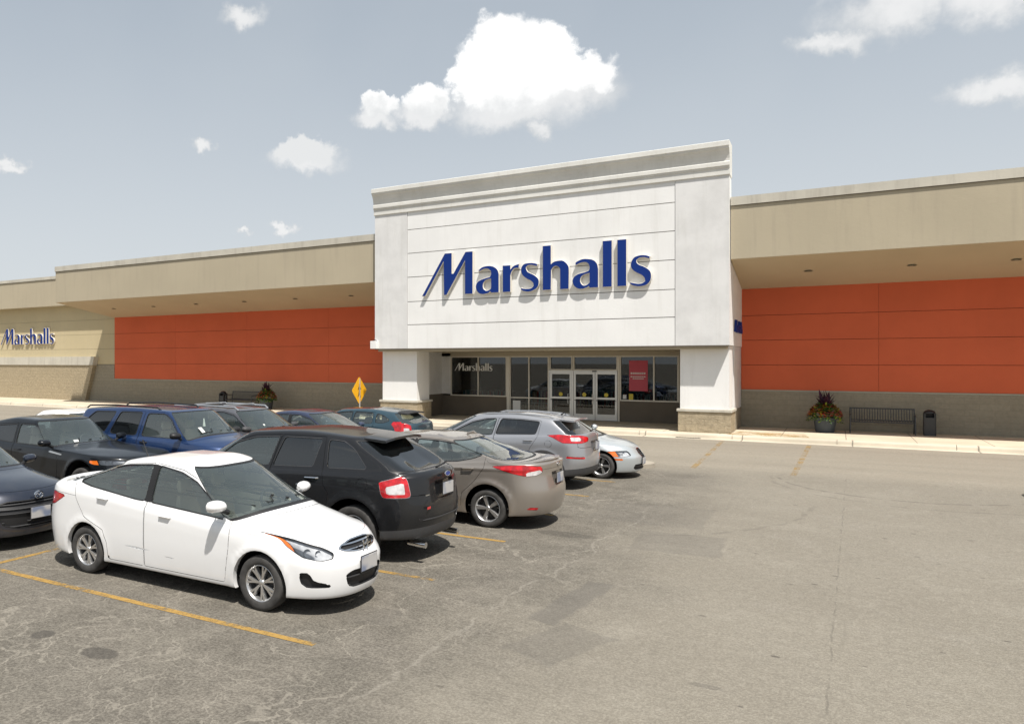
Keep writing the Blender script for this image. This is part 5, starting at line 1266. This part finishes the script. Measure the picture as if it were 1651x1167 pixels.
def sedan(**k):
    d = dict(cat='car', W=.76, X1=2.3, X0=-2.35, H=1.40, xc=1.45, xh=.45, xrr=-.85, xb=-1.75, zn=.70, zc=.95, zt=1.0, zd=1.03, zh=1.33, zrr=1.32, wr=.54, zb=.19, zm=.55, rb=.04,
      belt=[(1.1, .84), (.3, .90), (-.6, .93), (-1.3, .97), (-1.7, 1.0)], wf=1.42, wrr=-1.38, wrad=.295, arch=.36, zw=.30,
      windows=[([(.92, .90), (.66, 1.07), (.42, 1.21), (.08, 1.29), (-.18, 1.305), (-.20, .945)], G_clear), ([(-.27, 1.305), (-.6, 1.29), (-.95, 1.215), (-1.25, 1.06), (-1.2, 1.02), (-.28, .95)], G_clear)],
      pillars=[[(-.19, 1.32), (-.26, 1.32), (-.275, .94), (-.205, .94)]], feats=[],
      panels=[('door', 'side', [(.98, .26), (1.03, .60), (1.02, .88), (.70, 1.10), (.42, 1.245), (.1, 1.325), (-.215, 1.335), (-.235, .26)], (-.1, .86, .2, k['paint'])), ('door', 'side', [(-.245, .26), (-.225, 1.335), (-.6, 1.315), (-1.0, 1.235), (-1.32, 1.06), (-1.28, .85), (-1.1, .68), (-1.0, .5), (-.98, .26)], (-1.12, .89, .2, k['paint']))],
      mirror=(.92, .99, k['paint']), seatmat=M_seatd, extras=[])
    d.update(k); return make_car(d)
# 5 pale silver sedan, nose to the aisle
sedan(name='silver_sedan', label='pale silver sedan with amber side lamps, its nose poking out behind the silver crossover', pos=(-6.01, 17.86), paint=P_pearl, X1=2.27, zn=.655, zc=.88, belt=[(1.1, .80), (.3, .86), (-.6, .9), (-1.3, .93), (-1.7, .96)], zmf=.45,
  wf=1.51, wrad=.282, arch=.345, zw=.29, spokes=(5, .09, .17, 0), rr=.70, zb=.15,
  feats=[('front', 'headlight', [(1.02, .61), (.75, .625), (.52, .62), (.50, .53), (.72, .50), (1.0, .505)], dict(type='lamp', split=1, sub=[([(1.1, .66), (.83, .66), (.83, .47), (1.1, .47)], M_amber)], bulbs=[(.66, .565, .04)])),
    ('front', 'side_marker', [(1.02, .465), (.74, .455), (.74, .425), (1.02, .435)], dict(type='solid', mat=M_amber, split=1)),
    ('front', 'grille', [(-.1, .645), (.13, .64), (.165, .56), (.12, .46), (-.1, .455)], dict(type='recess', depth=.025, ringmat=M_chr, ring=.012, ringoff=.006, bars=5, barmat=M_plas)),
    ('front', 'lower_grille', [(-.1, .32), (.42, .32), (.46, .25), (.40, .21), (-.1, .21)], dict(type='recess', depth=.03, bars=2))], extras=[plate_(2.285, 0, .38, .28, .14)])
# 6 black compact suv in the far row
make_car(dict(name='black_suv', cat='suv', label='glossy black compact SUV in the far row, nose behind the tail of the white sedan', pos=(-12.5, 9.6), paint=P_ebony,
  W=.80, X1=2.1, X0=-2.2, H=1.535, xc=.42, xh=-.34, xrr=-1.95, xb=-2.10, zn=.875, zc=1.07, zt=1.14, zd=1.2, zh=1.47, zrr=1.40, wr=.585, rb=.05, zb=.26, zm=.60, wa=.40, hcr=.04, f5=.12,
  belt=[(1.2, .97), (.1, 1.02), (-.9, 1.035), (-1.8, 1.08)], wf=1.03, wrr=-1.45, wrad=.36, arch=.425, zw=.43, sill=[(-2.4, .48), (0, .36), (2.2, .44)], flare=.02, spokes=(5, .09, .14, .1), rr=.72,
  windows=[([(-.93, 1.405), (-.5, 1.40), (-.28, 1.31), (-.05, 1.10), (-.02, 1.05), (-.95, 1.06)], G_clear), ([(-1.85, 1.34), (-1.03, 1.40), (-1.05, 1.065), (-1.80, 1.10)], G_tint)],
  feats=[('front', 'headlight', [(1.25, .87), (.9, .885), (.55, .885), (.50, .83), (.8, .80), (1.15, .80), (1.25, .83)], dict(type='lamp', split=1, sub=[([(1.4, .93), (1.08, .93), (1.02, .76), (1.4, .76)], M_amber)], bulbs=[(.75, .845, .035), (.90, .845, .03)])),
    ('front', 'grille', [(-.1, .85), (.46, .85), (.44, .78), (-.1, .78)], dict(type='recess', depth=.02, bars=3)),
    ('side', 'side_vent', [(.10, .945), (.48, .905), (.50, .93), (.12, .975)], dict(type='solid', mat=M_rim, split=1, off=.004)), ('front', 'lower_grille', [(-.1, .55), (.5, .55), (.45, .40), (-.1, .40)], dict(type='recess', depth=.02, bars=3))],
  panels=[('hood', 'par', (-1, NF + 2, 5.15, 6.93), None), ('door', 'side', [(.35, .38), (.38, .80), (.30, 1.0), (-.02, 1.12), (-.27, 1.335), (-.5, 1.425), (-.99, 1.43), (-1.0, .38)], (-.82, .95, .2, P_ebony)), ('door', 'side', [(-1.01, .38), (-1.0, 1.43), (-1.9, 1.37), (-1.86, 1.08), (-1.6, .95), (-1.3, .86), (-1.02, .7)], (-1.6, .99, .18, P_ebony))],
  mirror=(.10, 1.09, P_ebony), extras=[wipers(.42, 1.07, .8), lambda r, m, c: sticker(r, .30, -.33, 1.12, .10, .05, M_paper, 42, name='windshield_sticker')]))
# 7 blue suv
make_car(dict(name='blue_suv', cat='suv', label='mid-blue boxy SUV with black mirrors and dark rear windows in the far row', pos=(-12.3, 11.35), paint=P_bluep,
  W=.79, X1=2.75, X0=-2.15, H=1.675, xc=1.98, xh=1.16, xrr=-1.62, xb=-1.98, zn=.95, zc=1.15, zt=1.14, zd=1.16, zh=1.60, zrr=1.58, wr=.60, rb=.05, zb=.3, zm=.62, wa=.45, ha=.22,
  belt=[(1.6, 1.06), (.5, 1.08), (-.7, 1.10), (-1.9, 1.12)], wf=1.85, wrr=-1.25, wrad=.36, arch=.43, zw=.38, flare=.015, rglass=G_tint,
  windows=[([(.45, 1.56), (.92, 1.565), (1.12, 1.46), (1.40, 1.11), (.34, 1.12)], G_clear), ([(-.36, 1.57), (.28, 1.575), (.16, 1.125), (-.58, 1.13), (-.60, 1.18)], G_tint), ([(-1.60, 1.15), (-1.34, 1.42), (-1.15, 1.555), (-.50, 1.57), (-.80, 1.14)], G_tint)],
  feats=[('front', 'headlight', [(1.05, .93), (.6, .93), (.55, .80), (1.05, .82)], dict(type='lamp', split=1, bulbs=[(.8, .87, .05)])), ('front', 'grille', [(-.1, .90), (.5, .90), (.48, .74), (-.1, .74)], dict(type='recess', depth=.03, bars=3))],
  panels=[('hood', 'par', (-1, NF + 2, 5.15, 6.93), None), ('door', 'side', [(1.40, .40), (1.46, 1.08), (1.14, 1.48), (.93, 1.60), (.38, 1.60), (.25, 1.1), (.25, .40)], (.45, 1.0, .2, M_rub)), ('door', 'side', [(.24, .40), (.24, 1.1), (.36, 1.60), (-.41, 1.60), (-.66, 1.15), (-.70, .85), (-.78, .40)], (-.5, 1.0, .2, M_rub))],
  mirror=(1.42, 1.15, M_rub), extras=[wipers(1.98, 1.15, .79), both('roof_rail', [(.7, .53, 1.63), (.6, .54, 1.68), (-.6, .55, 1.70), (-1.45, .54, 1.67), (-1.55, .53, 1.62)], .016, M_rub), lambda r, m, c: sticker(r, 1.70, -.42, 1.27, .09, .15, M_paper, 50, name='windshield_sticker'), bar('air_freshener', [(1.35, 0, 1.46), (1.36, 0, 1.30)], [.012, .03], M_paper)]))
# 8 grey suv with silver roof bars
make_car(dict(name='grey_suv', cat='suv', label='gunmetal grey SUV with bright silver roof rails, just behind the blue one', pos=(-12.05, 13.6), paint=P_gunm,
  W=.78, X1=2.3, X0=-2.3, H=1.56, xc=1.52, xh=.62, xrr=-1.75, xb=-2.1, zn=.90, zc=1.08, zt=1.1, zd=1.12, zh=1.49, zrr=1.46, wr=.58, rb=.05, zb=.28, zm=.6,
  belt=[(1.3, .99), (.5, 1.02), (-.7, 1.05), (-1.9, 1.09)], wf=1.45, wrr=-1.35, wrad=.34, arch=.41, zw=.36, rglass=G_tint, clad=True,
  windows=[([(.95, 1.07), (.72, 1.24), (.48, 1.39), (.15, 1.455), (-.10, 1.46), (-.12, 1.06)], G_clear), ([(-.20, 1.46), (-.95, 1.455), (-.92, 1.08), (-.22, 1.07)], G_tint), ([(-1.03, 1.45), (-1.6, 1.42), (-1.8, 1.12), (-1.0, 1.09)], G_tint)],
  feats=[('front', 'headlight', [(1.1, .90), (.6, .88), (.55, .78), (1.0, .79)], dict(type='lamp', split=1))],
  panels=[('hood', 'par', (-1, NF + 2, 5.15, 6.93), None), ('door', 'side', [(1.05, .40), (1.1, 1.02), (.75, 1.27), (.5, 1.42), (.15, 1.485), (-.15, 1.49), (-.17, .40)], (.0, .97, .2, M_plas))],
  mirror=(1.0, 1.10, M_plas), extras=[wipers(1.52, 1.08, .78), both('roof_rail', [(.5, .52, 1.50), (.4, .53, 1.565), (-.6, .535, 1.585), (-1.5, .53, 1.56), (-1.6, .52, 1.50)], .022, M_rim), bar('roof_crossbar', [(.05, -.53, 1.60), (.05, .53, 1.60)], .018, M_rim), bar('roof_crossbar', [(-.85, -.53, 1.60), (-.85, .53, 1.60)], .018, M_rim), lambda r, m, c: sticker(r, 1.16, -.42, 1.20, .05, .05, M_paper, 48, name='windshield_sticker')]))
# 9 dusk-blue sedan and 10 slate hatchback, 11 white sedan beyond, 12 navy hatch at the left edge
sedan(name='blue_grey_sedan', label='dusky blue sedan in the far row between the grey SUV and the slate hatchback', pos=(-11.3, 15.55), paint=P_dusk, H=1.41)
make_car(dict(name='slate_hatchback', cat='hatchback', label='slate-teal hatchback with red tail lamps and roof spoiler below the yellow diamond sign', pos=(-11.2, 17.45), rz=math.pi, paint=P_teal,
  W=.77, X1=2.1, X0=-2.22, H=1.385, xc=1.25, xh=.30, xrr=-1.66, xb=-2.08, zn=.78, zc=.98, zt=1.02, zd=1.03, zh=1.31, zrr=1.28, wr=.55, rb=.05, zb=.22, zm=.56, ar=.5, ba=.36, ra=.22, rt4=.2,
  belt=[(.9, .93), (0, .97), (-1.0, 1.0), (-1.6, 1.03), (-2.0, 1.04)], wf=1.28, wrr=-1.35, wrad=.31, arch=.375, zw=.32,
  windows=[([(.72, .98), (.50, 1.12), (.22, 1.23), (-.05, 1.28), (-.28, 1.285), (-.25, 1.0)], G_clear), ([(-.37, 1.285), (-.92, 1.275), (-.93, 1.02), (-.33, 1.0)], G_clear), ([(-1.04, 1.26), (-1.25, 1.215), (-1.45, 1.11), (-1.30, 1.05), (-1.04, 1.04)], G_clear)],
  feats=[('rear', 'taillight', [(1.12, 1.02), (1.0, 1.08), (.76, 1.08), (.62, 1.0), (.62, .86), (.8, .80), (1.05, .82)], dict(type='solid', mat=M_redl, split=1, sub=[([(.82, .93), (.68, .93), (.68, .84), (.82, .84)], M_whl)]))],
  panels=[('door', 'side', [(.72, .28), (.78, .9), (.52, 1.15), (.22, 1.26), (-.3, 1.31), (-.29, .28)], (-.12, .9, .2, P_teal)), ('door', 'side', [(-.30, .28), (-.31, 1.31), (-.97, 1.30), (-.99, .6), (-.95, .28)], (-.85, .93, .2, P_teal)), ('tailgate', 'par', (NF + NS + 6, 999, 4.0, 6.95), None)],
  mirror=(.62, 1.02, P_teal), seatmat=M_seatd, extras=[plate_(-2.235, 0, .78, .28, .15, sg=-1), lambda r, m, c: spoiler(r, -1.55, -1.88, 1.32, .47, M_rub)]))
sedan(name='white_sedan', label='white sedan farthest back, only its roof and windows showing behind the black SUV', pos=(-16.5, 12.3), rz=math.pi, paint=P_white, H=1.44, zh=1.37, zrr=1.36)
make_car(dict(name='navy_hatchback', cat='hatchback', label='dark navy hatchback facing the tail of the near white sedan, winged badge', pos=(-11.72, 6.68), paint=P_navy,
  W=.79, X1=2.16, X0=-2.2, H=1.46, xc=1.08, xh=.15, xrr=-1.3, xb=-1.95, zn=.765, zc=1.0, zt=1.02, zd=1.05, zh=1.38, zrr=1.34, wr=.55, rb=.05, zb=.20, zm=.58, zmf=.5, af=.72, hcr=.035,
  belt=[(1.1, .88), (.3, .93), (-.7, .97), (-1.6, 1.03)], wf=1.33, wrr=-1.38, wrad=.30, arch=.365, zw=.31,
  windows=[([(.68, .95), (.45, 1.13), (.20, 1.27), (-.1, 1.35), (-.35, 1.36), (-.37, .98)], G_clear), ([(-.45, 1.36), (-1.0, 1.31), (-1.35, 1.18), (-1.5, 1.06), (-.47, .99)], G_clear)],
  feats=[('front', 'headlight', [(1.16, .83), (.95, .825), (.72, .76), (.62, .70), (.64, .65), (.85, .645), (1.08, .70)], dict(type='lamp', split=1, bulbs=[(.80, .715, .045), (.93, .735, .035)])),
    ('front', 'grille', [(-.1, .665), (.42, .675), (.57, .64), (.62, .55), (.50, .37), (.30, .315), (-.1, .31)], dict(type='recess', depth=.035, bars=6, bt=.006, ring=.012)),
    ('front', 'fog_light_bezel', [(.90, .46), (.72, .45), (.66, .34), (.84, .34)], dict(type='recess', depth=.025, split=1))],
  panels=[('hood', 'par', (-1, NF + 2.5, 5.08, 6.93), None), ('door', 'side', [(.85, .26), (.88, .9), (.48, 1.17), (.2, 1.30), (-.1, 1.38), (-.40, 1.385), (-.42, .26)], (-.2, .9, .2, P_navy)), ('door', 'side', [(-.43, .26), (-.41, 1.385), (-1.0, 1.34), (-1.5, 1.1), (-1.3, .72), (-1.02, .5), (-1.0, .26)], (-1.1, .93, .2, P_navy))],
  mirror=(.62, 1.03, P_navy), extras=[plate_(2.17, 0, .50, .30, .15), lambda r, m, c: winged_oval(r), wipers(1.08, 1.0, .79)]))
